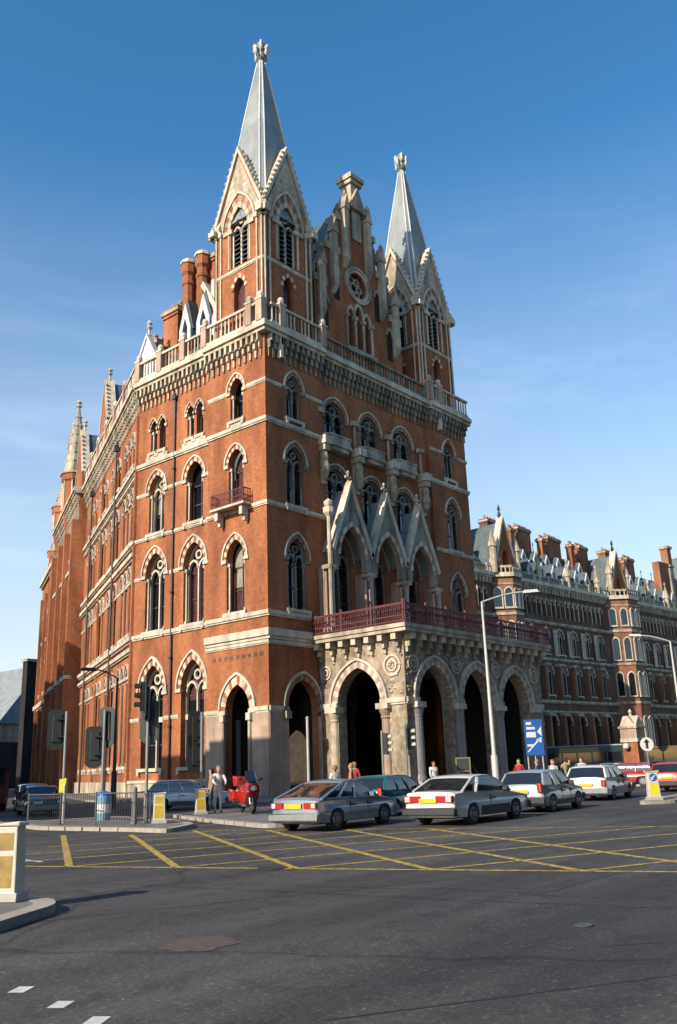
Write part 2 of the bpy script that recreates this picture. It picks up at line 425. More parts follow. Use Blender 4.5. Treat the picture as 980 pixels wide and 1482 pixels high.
for a in (1.75, 4.37): q.tube(FA.p(a, .14, .9), FA.p(a, .14, 5.0), .12, .12, 'stone', 8); q.box(FA, a - .2, a + .2, .071, .32, 5.0, 5.48, 'stone_white')
q.build('stone_facing', HB, O0)
string_course(HB, FA, 0, 1.3, 5.68, O0); string_course(HB, FA, 4.82, 6.25, 5.68, O0)
for z, h, pr in ((10.72, .5, .26), (10.12, .2, .12), (12.1, .28, .18), (19.95, .22, .14), (26.3, .26, .18)): string_course(HB, FA, -pr, 6.3, z, O0, h, pr)
string_course(HB, FA, -.1, 1.95, 29.4, O0, .22, .1); string_course(HB, FA, 4.2, 6.25, 29.4, O0, .22, .1)
q = MB()
for i in range(9):   # blue and cream brick chequer panel between the arches
    q.box(FA, .5 + i * .6, .8 + i * .6, 0, .03, 9.2, 9.45, 'brick_dull')
q.build('brick_pattern', HB, O0)
# little iron balcony
b = MB(); b.box(FA, 1.4, 5.0, 0, .95, 19.98, 20.16, 'stone_white'); bal = b.build('balcony', HB, O0)
b = MB()
for a in (1.9, 4.5): b = MB(); b.box(FA, a - .16, a + .16, .15, .75, 19.3, 19.978, 'stone_white'); b.box(FA, a - .12, a + .12, .15, .45, 18.9, 19.298, 'stone_white'); b.build('bracket', bal, O0)
b = MB()
for a0, a1, d0, d1 in ((1.45, 4.95, .86, .9), (1.45, 1.49, .1, .86), (4.91, 4.95, .1, .86)):
    for z in (20.25, 20.6, 21.15): b.box(FA, a0, a1, d0, d1, z, z + .07, 'iron_red')
for i in range(24): x = 1.47 + i * .15; b.box(FA, x - .018, x + .018, .865, .895, 20.16, 21.15, 'iron_red')
for i in range(5):
    for x in (1.47, 4.93): b.box(FA, x - .018, x + .018, .12 + i * .16, .155 + i * .16, 20.16, 21.15, 'iron_red')
b.build('railing', bal, O0)

# --- face A2: two bays with big traceried windows
h2 = []
for c in (8.15, 12.8):
    h2.append(g(HB, FA2, c, 2.15, 1.28, 7.7, 2.05, O0, ring=.38, hood=.15, reveal=.8, lights=2, n=18, transom=5.75, shafts=False))
    h2.append(g(HB, FA2, c, 12.4, 1.18, 16.9, 1.7, O0, ring=.36, reveal=.8, lights=2, n=16, lit=curt()))
    h2.append(g(HB, FA2, c, 20.25, .98, 23.8, 1.3, O0, ring=.3, reveal=.8, lights=2 if c > 10 else 1, lit=curt()))
    for k in (-.56, .56):
        h2.append(g(HB, FA2, c + k, 27.2, .4, 29.35, .62, O0, ring=.14, hood=.07, reveal=.5, n=10, sillz=26.4, shafts=(k > 0)))
wall(HB, FA2, rect(6.25, 15.4, -.2, 33.9), h2, O0)
for z, h, pr in ((12.1, .28, .18), (19.95, .2, .14), (26.3, .3, .2)): string_course(HB, FA2, 6.26, 15.42, z, O0, h, pr)
string_course(HB, FA2, 6.26, 15.4, 5.75, O0, .2, .1, gaps=((6.7, 9.6), (11.3, 14.3)))
string_course(HB, FA2, 6.26, 15.4, 16.75, O0, .2, .09, gaps=((6.4, 9.9), (11.0, 14.6)))
string_course(HB, FA2, 6.26, 15.4, 23.75, O0, .2, .09, gaps=((6.7, 9.6), (11.4, 14.3)))
q = MB()
for c in (8.15, 12.8): q = MB(); q.box(FA2, c - 1.4, c + 1.4, 0, .16, 26.4, 26.85, 'stone_white'); q.build('stone_apron', HB, O0)
q = MB(); q.box(FA2, 6.26, 15.4, 0, .12, 0, 1.1, 'stone'); q.box(FA2, 6.26, 15.4, 0, .2, 1.1, 1.3, 'stone_white'); q.build('plinth', HB, O0)
for s in (10.55,):
    q = MB(); q.tube(FA2.p(s, .14, .2), FA2.p(s, .14, 31), .085, .085, 'pipe', 6); q.box(FA2, s - .2, s + .2, .02, .3, 31, 31.5, 'pipe')
    for z in (5, 10, 15, 20, 25): q.box(FA2, s - .13, s + .13, .02, .26, z, z + .12, 'pipe')
    q.build('downpipe', HB, O0)

# --- face A3: the long west flank seen at a grazing angle
h3 = []; s = 2.0; k = 0
while s < 28.5:
    h3.append(g(HB, F3, s, 2.4, .52, 9.3, .7, O0, ring=.2, hood=.08, reveal=.5, n=8, low=True))
    h3.append(g(HB, F3, s, 12.7, .52, 17.3, .7, O0, ring=.2, hood=.08, reveal=.5, n=8, low=True, lit=curt()))
    h3.append(g(HB, F3, s, 20.4, .55, 24.1, .75, O0, ring=.2, hood=.08, reveal=.5, n=8, low=True))
    h3.append(g(HB, F3, s, 27.2, .45, 29.4, .6, O0, ring=.16, hood=.07, reveal=.4, n=8, low=True))
    k += 1; s += 1.75 if k % 3 else 3.4
wall(HB, F3, rect(0, 30.2, -.2, 33.9), h3, O0)
for z, h, pr in ((12.1, .35, .35), (11.2, .3, .3), (19.95, .3, .3), (18.9, .35, .36), (26.3, .3, .34), (25.6, .2, .22), (16.9, .15, .08), (9.2, .15, .08)):
    string_course(HB, F3, .02, 30.0, z, O0, h, pr)
q = MB(); q.box(F3, 0, 30, 0, .25, 0, 1.2, 'stone'); q.build('plinth', HB, O0)
for s in (9.2, 24.2):
    q = MB(); q.tube(F3.p(s, .35, .2), F3.p(s, .35, 32), .11, .11, 'pipe', 6); q.box(F3, s - .2, s + .2, .1, .55, 31, 31.6, 'pipe'); q.build('downpipe', HB, O0)
q = MB()
for s in (.25, 9.9, 18.0, 25.2): q = MB(); q.box(F3, s - .25, s + .25, 0, .22, 1.2, 31, 'brick'); q.build('pilaster', HB, O0)

# --- A4: projecting pavilion and the lower range beyond it
F4 = Fr(F3.p(30.2, .9, 0).xy, D3, N3)
h4 = []
for s in (3.2, 5.2, 9.2, 11.2, 15.2, 17.2):
    h4.append(g(HB, F4, s, 13.5, .6, 22.5, .8, O0, ring=.2, hood=.08, reveal=.5, n=8, low=True))
    h4.append(g(HB, F4, s, 26.5, .6, 30, .8, O0, ring=.2, hood=.08, reveal=.5, n=8, low=True))
for s in (8.0, 9.2, 10.4): h4.append(g(HB, F4, s, 9.0 - 6, .4, 9.2, .5, O0, ring=.15, hood=0, reveal=.5, n=6, low=True))
wall(HB, F4, rect(0, 21, -.2, 34), h4, O0, th=1.5)
for s in (0.5, 7.2, 13.2, 20.4):
    q = MB(); q.box(F4, s - .5, s + .5, 0, .7, 0, 30, 'brick'); q.prism(Fr(F4.p(s - .5, 0, 0).xy, N3, (-D3[0], -D3[1])), [(0, 30), (.7, 30), (0, 31.5)], -1.0, 0, 'stone')
    q.box(F4, s - .56, s + .56, 0, .78, 12.0, 12.4, 'stone_white'); q.build('buttress', HB, O0)
string_course(HB, F4, 0, 21, 12.4, O0, .5, .5); string_course(HB, F4, 0, 21, 24.6, O0, .4, .4)
corbel_table(HB, F4, 0, 21, O0, sp=1.1); cornice(HB, F4, -.3, 21.3, O0, pr=.8)
F5 = Fr(F4.p(21, -.9, 0).xy, D3, N3)
h5 = []
for i in range(9):
    s = 2 + i * 3.0
    h5.append(g(HB, F5, s, 14, .7, 18.5, .8, O0, ring=.2, hood=.08, reveal=.4, n=6, low=True))
    h5.append(g(HB, F5, s, 22, .7, 26, .8, O0, ring=.2, hood=.08, reveal=.4, n=6, low=True))
wall(HB, F5, rect(0, 28, -.2, 32.5), h5, O0, th=1.5)
string_course(HB, F5, 0, 28, 12.2, O0, .6, .5); string_course(HB, F5, 0, 28, 31.9, O0, .7, .6, name='parapet')
q = MB()
for s in range(2, 28, 6): q = MB(); q.box(F5, s - 1.2 - .3, s - 1.2 + .3, 0, .5, 0, 29, 'brick'); q.build('pilaster', HB, O0)
# gables, turrets and chimneys of the far pavilion
def turret(fr, s, d, r, z0, z1, zt, m1='brick', m2='stone'):
    q = MB(); q.lathe(fr.p(s, d, 0), [(r * .55, z0 - 3), (r, z0), (r, z1 - 1), (r * 1.15, z1 - .8), (r * 1.2, z1)], m1, 8)
    for i in range(8):
        a = 2 * PI * i / 8; c = fr.p(s, d, 0) + Vector((math.cos(a) * r, math.sin(a) * r, 0)); q.tube(c + Vector((0, 0, z0)), c + Vector((0, 0, z1 - .8)), .13, .13, 'stone_white', 6)
    t = q.build('turret', HB, O0)
    q = MB(); q.lathe(fr.p(s, d, 0), [(r * 1.3, z1), (r * 1.0, z1 + .5), (r * .12, zt - 1.2)], m2, 8)
    for i in range(8):
        a = 2 * PI * i / 8
        for k in range(1, 7):
            f = k / 7; rr = r * 1.0 * (1 - f) + r * .12 * f; z = z1 + .5 + (zt - 1.7 - z1) * f
            c = fr.p(s, d, z) + Vector((math.cos(a) * rr, math.sin(a) * rr, 0)); q.lathe(c, [(.02, -.15), (.16, 0), (.02, .2)], 'stone_white', 5)
    sp = q.build('turret_spire', t, O0)
    q = MB(); q.lathe(fr.p(s, d, zt - 1.25), [(.1, 0), (.42, .35), (.2, .6), (.4, .85), (.03, 1.3)], 'stone_white', 8); q.build('finial', sp, O0)
turret(F4, 10.2, -.6, 1.5, 33.9, 38.5, 49)
turret(F4, 20.2, -.4, 1.3, 33.9, 37, 42)
def gable(fr, s0, s1, z0, zf, za, d, th, m='brick', cop='stone_white', hole=None, name='gable', crock=True, roof=0, rm='slate'):
    c = (s0 + s1) / 2
    q = MB(); q.prism(fr, [(s0, z0), (s1, z0), (s1, zf), (c, za), (s0, zf)], d - th, d, m, hole or ())
    G = q.build(name, HB, O0)
    q = MB()
    L = math.hypot(c - s0, za - zf)
    for sg, e in ((-1, s0), (1, s1)):
        nx, nz = sg * (za - zf) / L, (c - s0) / L
        p = [(e, zf), (c, za), (c + nx * .0, za + .42), (e + nx * .3, zf + nz * .3)]
        q.prism(fr, p, d - th - .05, d + .12, cop)
        if crock:
            for k in range(1, 9):
                f = k / 9; q.lathe(fr.p(e + (c - e) * f + nx * .35, d - .05, zf + (za - zf) * f + nz * .35 - .1), [(.04, -.12), (.17, .03), (.03, .25)], cop, 6)
    q.build('coping', G, O0)
    q = MB(); q.lathe(fr.p(c, d - th / 2, za + .3), [(.1, 0), (.12, .5), (.32, .75), (.12, .95), (.3, 1.15), (.03, 1.5)], cop, 8); q.build('finial', G, O0)
    if roof:
        q = MB(); q.prism(fr, [(s0 + .05, zf - .1), (s1 - .05, zf - .1), (c, za - .1)], d - th - roof, d - th - .01, rm); q.build('gable_roof', G, O0)
    return G
gable(F4, 12.8, 19.2, 34, 37.5, 46.3, -.3, .8, roof=6)
gable(F4, 1.0, 6.5, 34, 36, 42, -.3, .8, roof=6)
gable(F3, 18.6, 23.2, 34, 38, 43.2, -.1, .9, roof=5, m='brick', cop='stone_white')
gable(F3, 5.2, 8.0, 34, 35, 37.6, -.6, .6, roof=4, crock=False, m='stone_white')

# --- cornices, corbels and balustrades on the west side
corbel_table(HB, FA, .25, 6.2, O0, sp=.6); cornice(HB, FA, -.75, 6.3, O0); balustrade(HB, FA, -.2, 6.2, O0, piers=(-.05, 1.1, 6.2))
corbel_table(HB, FA2, 6.5, 15.3, O0, sp=.56); cornice(HB, FA2, 6.3, 15.5, O0); balustrade(HB, FA2, 6.8, 15.3, O0, sp=.4, piers=(9.2, 12.2, 15.1))
corbel_table(HB, F3, .1, 30, O0); cornice(HB, F3, 0, 30.2, O0, pr=.75); balustrade(HB, F3, .2, 30, O0, sp=.5, piers=(5, 10, 15, 20, 25))
def capslab(pts, z, th, m, name):
    q = MB(); n = len(pts); q.add([(x, y, z) for x, y in pts] + [(x, y, z - th) for x, y in pts], [tuple(range(n)), tuple(range(n, 2 * n))] + [(i, (i + 1) % n, (i + 1) % n + n, i + n) for i in range(n)], m)
    return q.build(name, HB, O0)
a = F3.p(30, -.62, 0); b = F3.p(30, -14, 0)
capslab([(.62, .62), (26.2, .62), (26.2, 14), (14, 16), (b.x, b.y), (a.x, a.y), (.92, 15.3), (.92, 6.3), (.62, 6.2)], 33.85, .4, 'lead', 'flat_roof')
# mansard slopes behind the parapets
def slope(fr, s0, s1, d0, z0, d1, z1, m='slate', ends=True, name='roof'):
    q = MB(); q.hexa([fr.p(s0, d0, z0), fr.p(s1, d0, z0), fr.p(s1, d1, z0), fr.p(s0, d1, z0), fr.p(s0, d0 - .05, z0 + .3), fr.p(s1, d0 - .05, z0 + .3), fr.p(s1, d1, z1), fr.p(s0, d1, z1)], m)
    return q.build(name, HB, O0)
slope(FA2, 6.3, 17.0, -1.0, 33.9, -5.5, 40.6); slope(F3, 1.5, 29.8, -1.2, 33.9, -6, 39.5)
slope(F4, .3, 20.8, -1.6, 34, -8, 43); slope(F5, .1, 27.9, -1.6, 32, -8, 37)
gable(F5, 1.0, 5.0, 32.5, 34.5, 38.5, -.3, .8, roof=5)
turret(F5, 14.5, -.4, 1.1, 32.5, 34.5, 38)
slope(Fr((30, 7), (0, 1), (1, 0)), 0, 30, 3, 26, -6, 37)
def dormer(fr, s, d, z, w=1.5, h=2.2, depth=3.5, root=None, base=O0):
    root = root or HB
    q = MB(); q.prism(fr, [(s - w / 2, z), (s + w / 2, z), (s + w / 2, z + h * .5), (s, z + h * 1.35), (s - w / 2, z + h * .5)], d - .25, d, 'lead_white',
                      [[(s - w * .22, z + .25), (s + w * .22, z + .25), (s + w * .22, z + h * .5), (s, z + h * .85), (s - w * .22, z + h * .5)]])
    D = q.build('dormer', root, base)
    q = MB(); q.prism(fr, [(s - w / 2 - .12, z + h * .45), (s + w / 2 + .12, z + h * .45), (s, z + h * 1.5)], d - depth, d - .26, 'slate'); q.prism(fr, [(s - w / 2 + .05, z), (s + w / 2 - .05, z), (s + w / 2 - .05, z + h * .44), (s - w / 2 + .05, z + h * .44)], d - depth, d - .26, 'lead')
    q.build('dormer_roof', D, base)
    q = MB(); q.prism(fr, [(s - w * .25, z + .2), (s + w * .25, z + .2), (s, z + h * .9)], d - .255, d - .2, 'glass'); q.build('pane', D, base)
for s, z, d, w in ((7.6, 35.3, -2.0, 1.9), (10.4, 36.2, -2.6, 1.7), (12.8, 36.2, -2.6, 1.5)): dormer(FA2, s, d, z + 1.6, w, 3.0)
gable(FA2, 15.2, 18.4, 34, 36.4, 39.5, -1.6, .4, m='lead_white', cop='lead_white', crock=False, roof=4)
def chimney(x0, x1, y0, y1, z0, z1, root=None, base=O0, shafts=(), pots=3, m='brick'):
    root = root or HB
    q = MB(); q.wbox(x0, x1, y0, y1, z0, z1 - .9, m)
    q.wbox(x0 - .12, x1 + .12, y0 - .12, y1 + .12, z1 - .9, z1 - .6, m); q.wbox(x0 - .25, x1 + .25, y0 - .25, y1 + .25, z1 - .6, z1 - .25, 'stone'); q.wbox(x0 - .1, x1 + .1, y0 - .1, y1 + .1, z1 - .25, z1, m)
    q.wbox(x0 - .15, x1 + .15, y0 - .15, y1 + .15, z0 + .8, z0 + 1.1, 'stone_white')
    C = q.build('chimney', root, base)
    for sx, sy in shafts:
        q = MB(); q.lathe((sx, sy, 0), [(.75, z0), (.75, z0 + .6), (.52, z0 + .9), (.52, z1 - 2.6), (.62, z1 - 2.5), (.62, z1 - 2.2), (.52, z1 - 2.1), (.52, z1 - 1.6), (.7, z1 - 1.3), (.7, z1 - .7), (.66, z1 - .35)], m, 8); q.lathe((sx, sy, 0), [(.78, z1 - .349), (.78, z1 - .1), (.5, z1 + .15)], 'stone_white', 8); q.lathe((sx, sy, 0), [(.8, z0), (.8, z0 + .8), (.6, z0 + 1.2)], 'stone_white', 8)
        q.build('chimney_shaft', C, base)
    for i in range(pots):
        q = MB(); t = (i + .5) / pots
        px_, py_ = (x0 + (x1 - x0) * t, (y0 + y1) / 2) if x1 - x0 > y1 - y0 else ((x0 + x1) / 2, y0 + (y1 - y0) * t)
        q.lathe((px_, py_, z1), [(.24, 0), (.2, .5), (.26, .6), (.24, .75)], 'brick_fade', 8); q.build('chimney_pot', C, base)
chimney(5.3, 10.0, 11.6, 14.9, 37, 47.6, shafts=((4.8, 14.7), (4.8, 12.7)), pots=4)
a = F5.p(26, -3, 0); chimney(a.x - 1, a.x + 1, a.y - .8, a.y + .8, 30, 35.5, pots=2)
chimney(4.2, 5.6, 15.4, 17.4, 36.5, 43.2, pots=2)
chimney(4.4, 6.0, 18.6, 20.2, 36, 41.0, pots=2)
q = MB(); q.box(FA2, 9.6, 10.0, -3.6, -3.2, 39.5, 43.2, 'stone_white'); q.prism(FA2, [(9.0, 40.2), (9.5, 40.2), (11.2, 43.0), (10.9, 43.4)], -3.8, -3.0, 'stone_white'); q.build('buttress', HB, O0)

# --- face B: shaded entrance front; stone_sooty is stone with this shade in its colour
hB1 = []; hB3 = []
for HH, c in ((hB1, 3.0), (hB3, 23.95)):
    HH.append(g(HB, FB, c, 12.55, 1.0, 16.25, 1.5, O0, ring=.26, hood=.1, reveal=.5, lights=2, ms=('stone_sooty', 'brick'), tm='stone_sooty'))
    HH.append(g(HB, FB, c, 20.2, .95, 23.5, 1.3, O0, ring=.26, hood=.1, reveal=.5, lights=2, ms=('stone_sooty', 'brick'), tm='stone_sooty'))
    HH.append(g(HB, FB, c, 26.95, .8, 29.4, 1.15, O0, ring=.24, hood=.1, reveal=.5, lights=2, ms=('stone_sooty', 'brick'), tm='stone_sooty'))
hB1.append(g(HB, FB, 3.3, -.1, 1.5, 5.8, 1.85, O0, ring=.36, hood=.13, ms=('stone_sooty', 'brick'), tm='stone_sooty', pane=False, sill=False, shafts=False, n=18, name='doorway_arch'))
wall(HB, FB, rect(.6, 6.2, -.2, 33.9), hB1, O0)
hB3.append(rect(21.3, 23.0, -.1, 8.0)); wall(HB, FB, rect(20.9, 26.9, -.2, 33.9), hB3, O0)
q = MB(); q.wbox(22.5, 23.2, -7.3, -.005, -.1, 10.1, 'hall'); q.wbox(5.8, 23.3, -7.35, -.3, 9.7, 9.89, 'hall'); q.wbox(20.0, 21.2, -.2, -.005, 0, 9.6, 'hall'); q.build('porch_shade_panels', HB, O0)  # dark panels added so the porch arches look deep in shade
hB2 = []; FBc = Fr((0, .3), (1, 0), (0, -1))
for c in (8.05, 12.5, 17.0):
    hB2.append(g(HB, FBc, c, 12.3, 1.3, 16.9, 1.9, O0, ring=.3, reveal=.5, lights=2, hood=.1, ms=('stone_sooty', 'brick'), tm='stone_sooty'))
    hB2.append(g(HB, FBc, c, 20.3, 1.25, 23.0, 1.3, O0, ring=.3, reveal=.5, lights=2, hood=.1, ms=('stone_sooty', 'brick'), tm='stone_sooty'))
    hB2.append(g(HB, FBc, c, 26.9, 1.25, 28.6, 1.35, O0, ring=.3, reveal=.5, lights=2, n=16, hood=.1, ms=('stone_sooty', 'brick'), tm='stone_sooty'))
hB2.append(rect(6.5, 20.6, -.1, 8.6))
wall(HB, FBc, rect(6.2, 20.9, -.2, 33.9), hB2, O0)
wall(HB, Fr((26.9, 0), (0, 1), (1, 0)), rect(.6, 40, -.2, 33.9), [], O0)
for s0, s1 in ((-.18, 6.2), (20.9, 27.0)):
    for z, h, pr in ((12.1, .28, .18), (19.95, .22, .14), (26.3, .26, .18), (29.35, .2, .1)):
        if z == 29.35:
            m_ = 3.0 if s0 < 5 else 23.95
            string_course(HB, FB, max(s0, 0), s1, z, O0, h, pr, gaps=((m_ - 1.3, m_ + 1.3),))
        else: string_course(HB, FB, s0 if s0 > 0 else 0.003, s1, z, O0, h, pr)
string_course(HB, FB, 0, 5.0, 10.72, O0, .5, .26); string_course(HB, FB, 0, 5.0, 10.12, O0, .2, .12)
string_course(HB, FB, 0, 1.3, 5.68, O0)
q = MB(); q.prism(FB, [(0, -.1), (1.78, -.1), (1.78, 5.5), (0, 5.5)], 0, .07, 'stone_pink'); q.box(FB, 0, 1.75, .071, .13, 0, .9, 'stone_pink'); q.box(FB, 1.3, 1.8, .071, .35, 5.0, 5.5, 'carved'); q.build('stone_facing', HB, O0)
q = MB(); q.tube(FB.p(4.9, .1, 0), FB.p(4.9, .1, 5.2), .16, .16, 'stone_pink', 8); q.build('angle_shaft', HB, O0)
string_course(HB, FBc, 6.2, 20.9, 26.25, O0, .3, .2)
for s0, s1, fr, n in ((-.0, 6.2, FB, 'l'), (6.2, 20.9, FBc, 'c'), (20.9, 27.0, FB, 'r')):
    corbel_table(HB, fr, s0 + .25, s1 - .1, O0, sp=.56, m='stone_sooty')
cornice(HB, FB, .402, 6.25, O0); cornice(HB, FBc, 6.26, 20.84, O0, pr=.75); cornice(HB, FB, 20.85, 27.5, O0)
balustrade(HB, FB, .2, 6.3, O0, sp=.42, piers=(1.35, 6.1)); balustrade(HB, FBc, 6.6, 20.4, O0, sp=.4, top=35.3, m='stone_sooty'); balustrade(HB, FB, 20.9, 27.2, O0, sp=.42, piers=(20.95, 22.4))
# stone angle shafts at the corners of the cornice
q = MB()
for s in (1.35, 22.4): q = MB(); q.box(FB, s - .14, s + .14, .1, .5, 31.4, 33.1, 'stone_white'); q.build('corbel', HB, O0)
# canted stone balconies between carved corbel figures, top floor
for c in (8.05, 12.5, 17.0):
    q = MB(); q.prism(Fr((0, 0), (1, 0), (0, 1)), [(0, 0), (1, 0), (0, 1)], 0, .001, 'stone')
    q = MB(); P = [(c - 1.9, 0), (c - 1.2, -.75), (c + 1.2, -.75), (c + 1.9, 0)]
    for z0, z1, k in ((25.95, 26.2, 1.0), (26.203, 26.75, .92), (26.753, 26.9, 1.0), (25.6, 25.947, .8)):
        pts = [(c + (x - c) * k, .3 + y * k) for x, y in P]
        q.hexa([(x, y, z0) for x, y in pts] + [(x, y, z1) for x, y in pts], 'stone')
    q.build('stone_balcony', HB, O0)
for s in (6.05, 10.25, 14.75, 19.45):
    q = MB(); q.box(FBc, s - .42, s + .42, 0, 1.1, 25.7, 26.35, 'stone_white'); q.box(FBc, s - .32, s + .32, 0, .95, 25.2, 25.698, 'stone')
    q.lathe(FBc.p(s, .55, 0), [(.12, 22.9), (.3, 23.3), (.42, 23.9), (.3, 24.4), (.34, 24.8), (.24, 25.2)], 'carved', 8)
    q.box(FBc, s - .2, s + .2, 0, .4, 22.6, 25.198, 'stone'); q.build('carved_corbel', HB, O0)
    q = MB(); q.tube(FBc.p(s + .1, .15, 26.35), FBc.p(s + .1, .15, 28.5), .13, .13, 'stone_pink', 6); q.box(FBc, s - .25, s + .45, 0, .4, 28.5, 28.9, 'stone'); q.build('shaft', HB, O0)
# three stone gablets over the loggia
for i, c in enumerate((7.9, 12.4, 16.95)):
    w = 2.2; q = MB()
    poly = [(c - w, 16.0), (c - 1.5, 16.0)] + arch(c, 16.9, 1.5, 2.4, 14) + [(c + 1.5, 16.0), (c + w, 16.0), (c + w, 17.2), (c, 22.5), (c - w, 17.2)]
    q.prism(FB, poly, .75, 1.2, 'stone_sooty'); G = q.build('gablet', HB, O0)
    q = MB()
    for sg in (-1, 1): q.prism(FB, [(c + sg * w, 17.1), (c, 22.4), (c, 22.95), (c + sg * (w + .25), 17.3)], .7, 1.36, 'stone_white')
    q.build('coping', G, O0)
    q = MB(); q.band(FB, arch(c, 16.9, 1.5, 2.4, 14), arch(c, 16.9, 1.75, 2.8, 14), 1.201, 1.3, ('stone_white', 'stone_pink')); q.build('arch_ring', G, O0)
    q = MB(); q.prism(FB, [(c - w, 17.1), (c, 22.35), (c, 22.05), (c - w + .22, 17.1)], -.29, .74, 'lead'); q.prism(FB, [(c + w, 17.1), (c, 22.33), (c, 22.05), (c + w - .22, 17.1)], -.29, .74, 'lead'); q.build('gablet_roof', G, O0)
    q = MB(); q.tube(FB.p(c, 1.0, 22.8), FB.p(c, 1.0, 23.6), .09, .07, 'stone_white', 6); q.box(FB, c - .32, c + .32, .92, 1.08, 23.2, 23.38, 'stone_white'); q.lathe(FB.p(c, 1.0, 23.5), [(.05, 0), (.17, .15), (.03, .35)], 'stone_white', 6); q.build('finial', G, O0)
for s in (5.6, 10.15, 14.68, 19.25):
    q = MB(); q.tube(FB.p(s, 1.0, 11.3), FB.p(s, 1.0, 15.5), .2, .2, 'shaft_granite', 8); q.lathe(FB.p(s, 1.0, 0), [(.2, 15.4), (.42, 15.95)], 'stone', 8)
    for k in (-.36, .36): q.tube(FB.p(s + k, .75, 11.3), FB.p(s + k, .75, 15.5), .12, .12, 'stone_pink', 8)
    q.box(FB, s - .55, s + .55, .45, 1.3, 11.0, 11.35, 'stone'); q.box(FB, s - .5, s + .5, .5, 1.25, 15.7, 15.997, 'stone'); q.box(FB, s - .3, s + .3, -.3, .5, 11, 16, 'stone_pink'); q.build('column', HB, O0)
q = MB(); q.tube(FB.p(5.3, 1.15, 12.2), FB.p(5.3, 1.15, 20.0), .16, .16, 'stone', 8)
q.lathe(FB.p(5.3, 1.15, 0), [(.16, 19.6), (.4, 19.9), (.42, 20.3), (.2, 20.35), (.3, 20.5), (.36, 20.75), (.04, 21.0)], 'stone_white', 8); q.build('pinnacle', HB, O0)

# --- entrance porch
FPs = Fr((5.1, 0), (0, -1), (-1, 0)); FPf = Fr((5.1, -7.5), (1, 0), (0, -1))
po = MB()
def opening(c, a, zs, h, n=18): return [(c + a, -.1), (c + a, zs)] + arch(c, zs, a, h, n)[::-1][1:-1] + [(c - a, zs), (c - a, -.1)]
po.prism(FPs, rect(.005, 7.5, -.2, 9.9), -.9, 0, 'carved', [opening(3.5, 1.9, 5.8, 2.45)])
cs = (3.35, 8.75, 14.15)
po.prism(FPf, rect(.9, 18.3, -.2, 9.9), -.9, 0, 'carved', [opening(c, 2.0, 5.8, 2.45) for c in cs])
PO = po.build('porch', HB, O0)
for fr, s, a in ((FPs, 3.5, 1.9), (FPf, cs[0], 2.0), (FPf, cs[1], 2.0), (FPf, cs[2], 2.0)):
    q = MB(); q.band(fr, arch(s, 5.8, a, 2.45, 22), arch(s, 5.8, a + .5, 2.95, 22), -.3, .07, ('stone_white', 'stone_pink'))
    q.band(fr, arch(s, 5.8, a + .5, 2.95, 22), arch(s, 5.8, a + .66, 3.12, 22), -.05, .2, ('stone_white',)); q.build('arch_ring', PO, O0)
q = MB()
for fr, s in ((FPs, .75), (FPs, 6.25), (FPf, 1.0), (FPf, 5.65), (FPf, 6.45), (FPf, 11.05), (FPf, 11.85), (FPf, 16.55)):
    pass
def column(fr, s, d=.12, r=.3, m='stone'):
    q = MB(); q.box(fr, s - .45, s + .45, d - .45, d + .42, 0, .7, 'stone'); q.lathe(fr.p(s, d, 0), [(.44, .7), (.4, .95), (r, 1.1), (r * .94, 4.7), (.36, 4.8), (r, 4.9), (.48, 5.35)], m, 14)
    q.box(fr, s - .5, s + .5, d - .5, d + .45, 5.35, 5.72, 'stone_white'); q.build('column', PO, O0)
column(FPs, 1.25, .0, .33); column(FPs, 5.75, .0, .3, 'stone_pink')
for s in (1.1, 5.95, 11.45, 16.7): column(FPf, s, .0, .36, 'granite')
for fr, s0, s1 in ((FPs, .005, 1.6), (FPs, 5.4, 7.5), (FPf, 0, 1.35), (FPf, 5.35, 6.75), (FPf, 10.75, 12.15), (FPf, 16.15, 18.3)):
    string_course(PO, fr, s0, s1, 5.85, O0, .3, .16)
    q = MB(); q.box(fr, s0, s1, .0, .1, 0, .8, 'stone'); q.build('plinth', PO, O0)
q = MB()
for fr, L in ((FPs, 7.5), (FPf, 18.3)):
    n = int(L / 1.22)
    for i in range(n + 1):
        s = .3 + i * (L - .6) / n
        q = MB(); q.box(fr, s - .2, s + .2, 0, .72, 9.75, 10.2, 'stone_white'); q.box(fr, s - .14, s + .14, 0, .4, 9.3, 9.747, 'stone'); q.box(fr, s - .1, s + .1, 0, .2, 8.95, 9.297, 'stone'); q.build('bracket', PO, O0)
q = MB(); q.box(FPs, .3, 8.35, -.9, .85, 10.2, 10.45, 'stone'); q.box(FPs, .3, 8.42, -.9, .95, 10.452, 10.72, 'stone'); q.box(FPs, .3, 7.4, -.9, .0, 9.9, 10.197, 'stone')
q.box(FPf, .903, 18.9, -7.15, .85, 10.2, 10.45, 'stone'); q.box(FPf, .903, 19.0, -7.15, .92, 10.452, 10.72, 'stone'); q.box(FPf, .9, 18.3, -7.4, -.0, 9.9, 10.197, 'stone')
q.build('porch_roof', PO, O0)
q = MB()
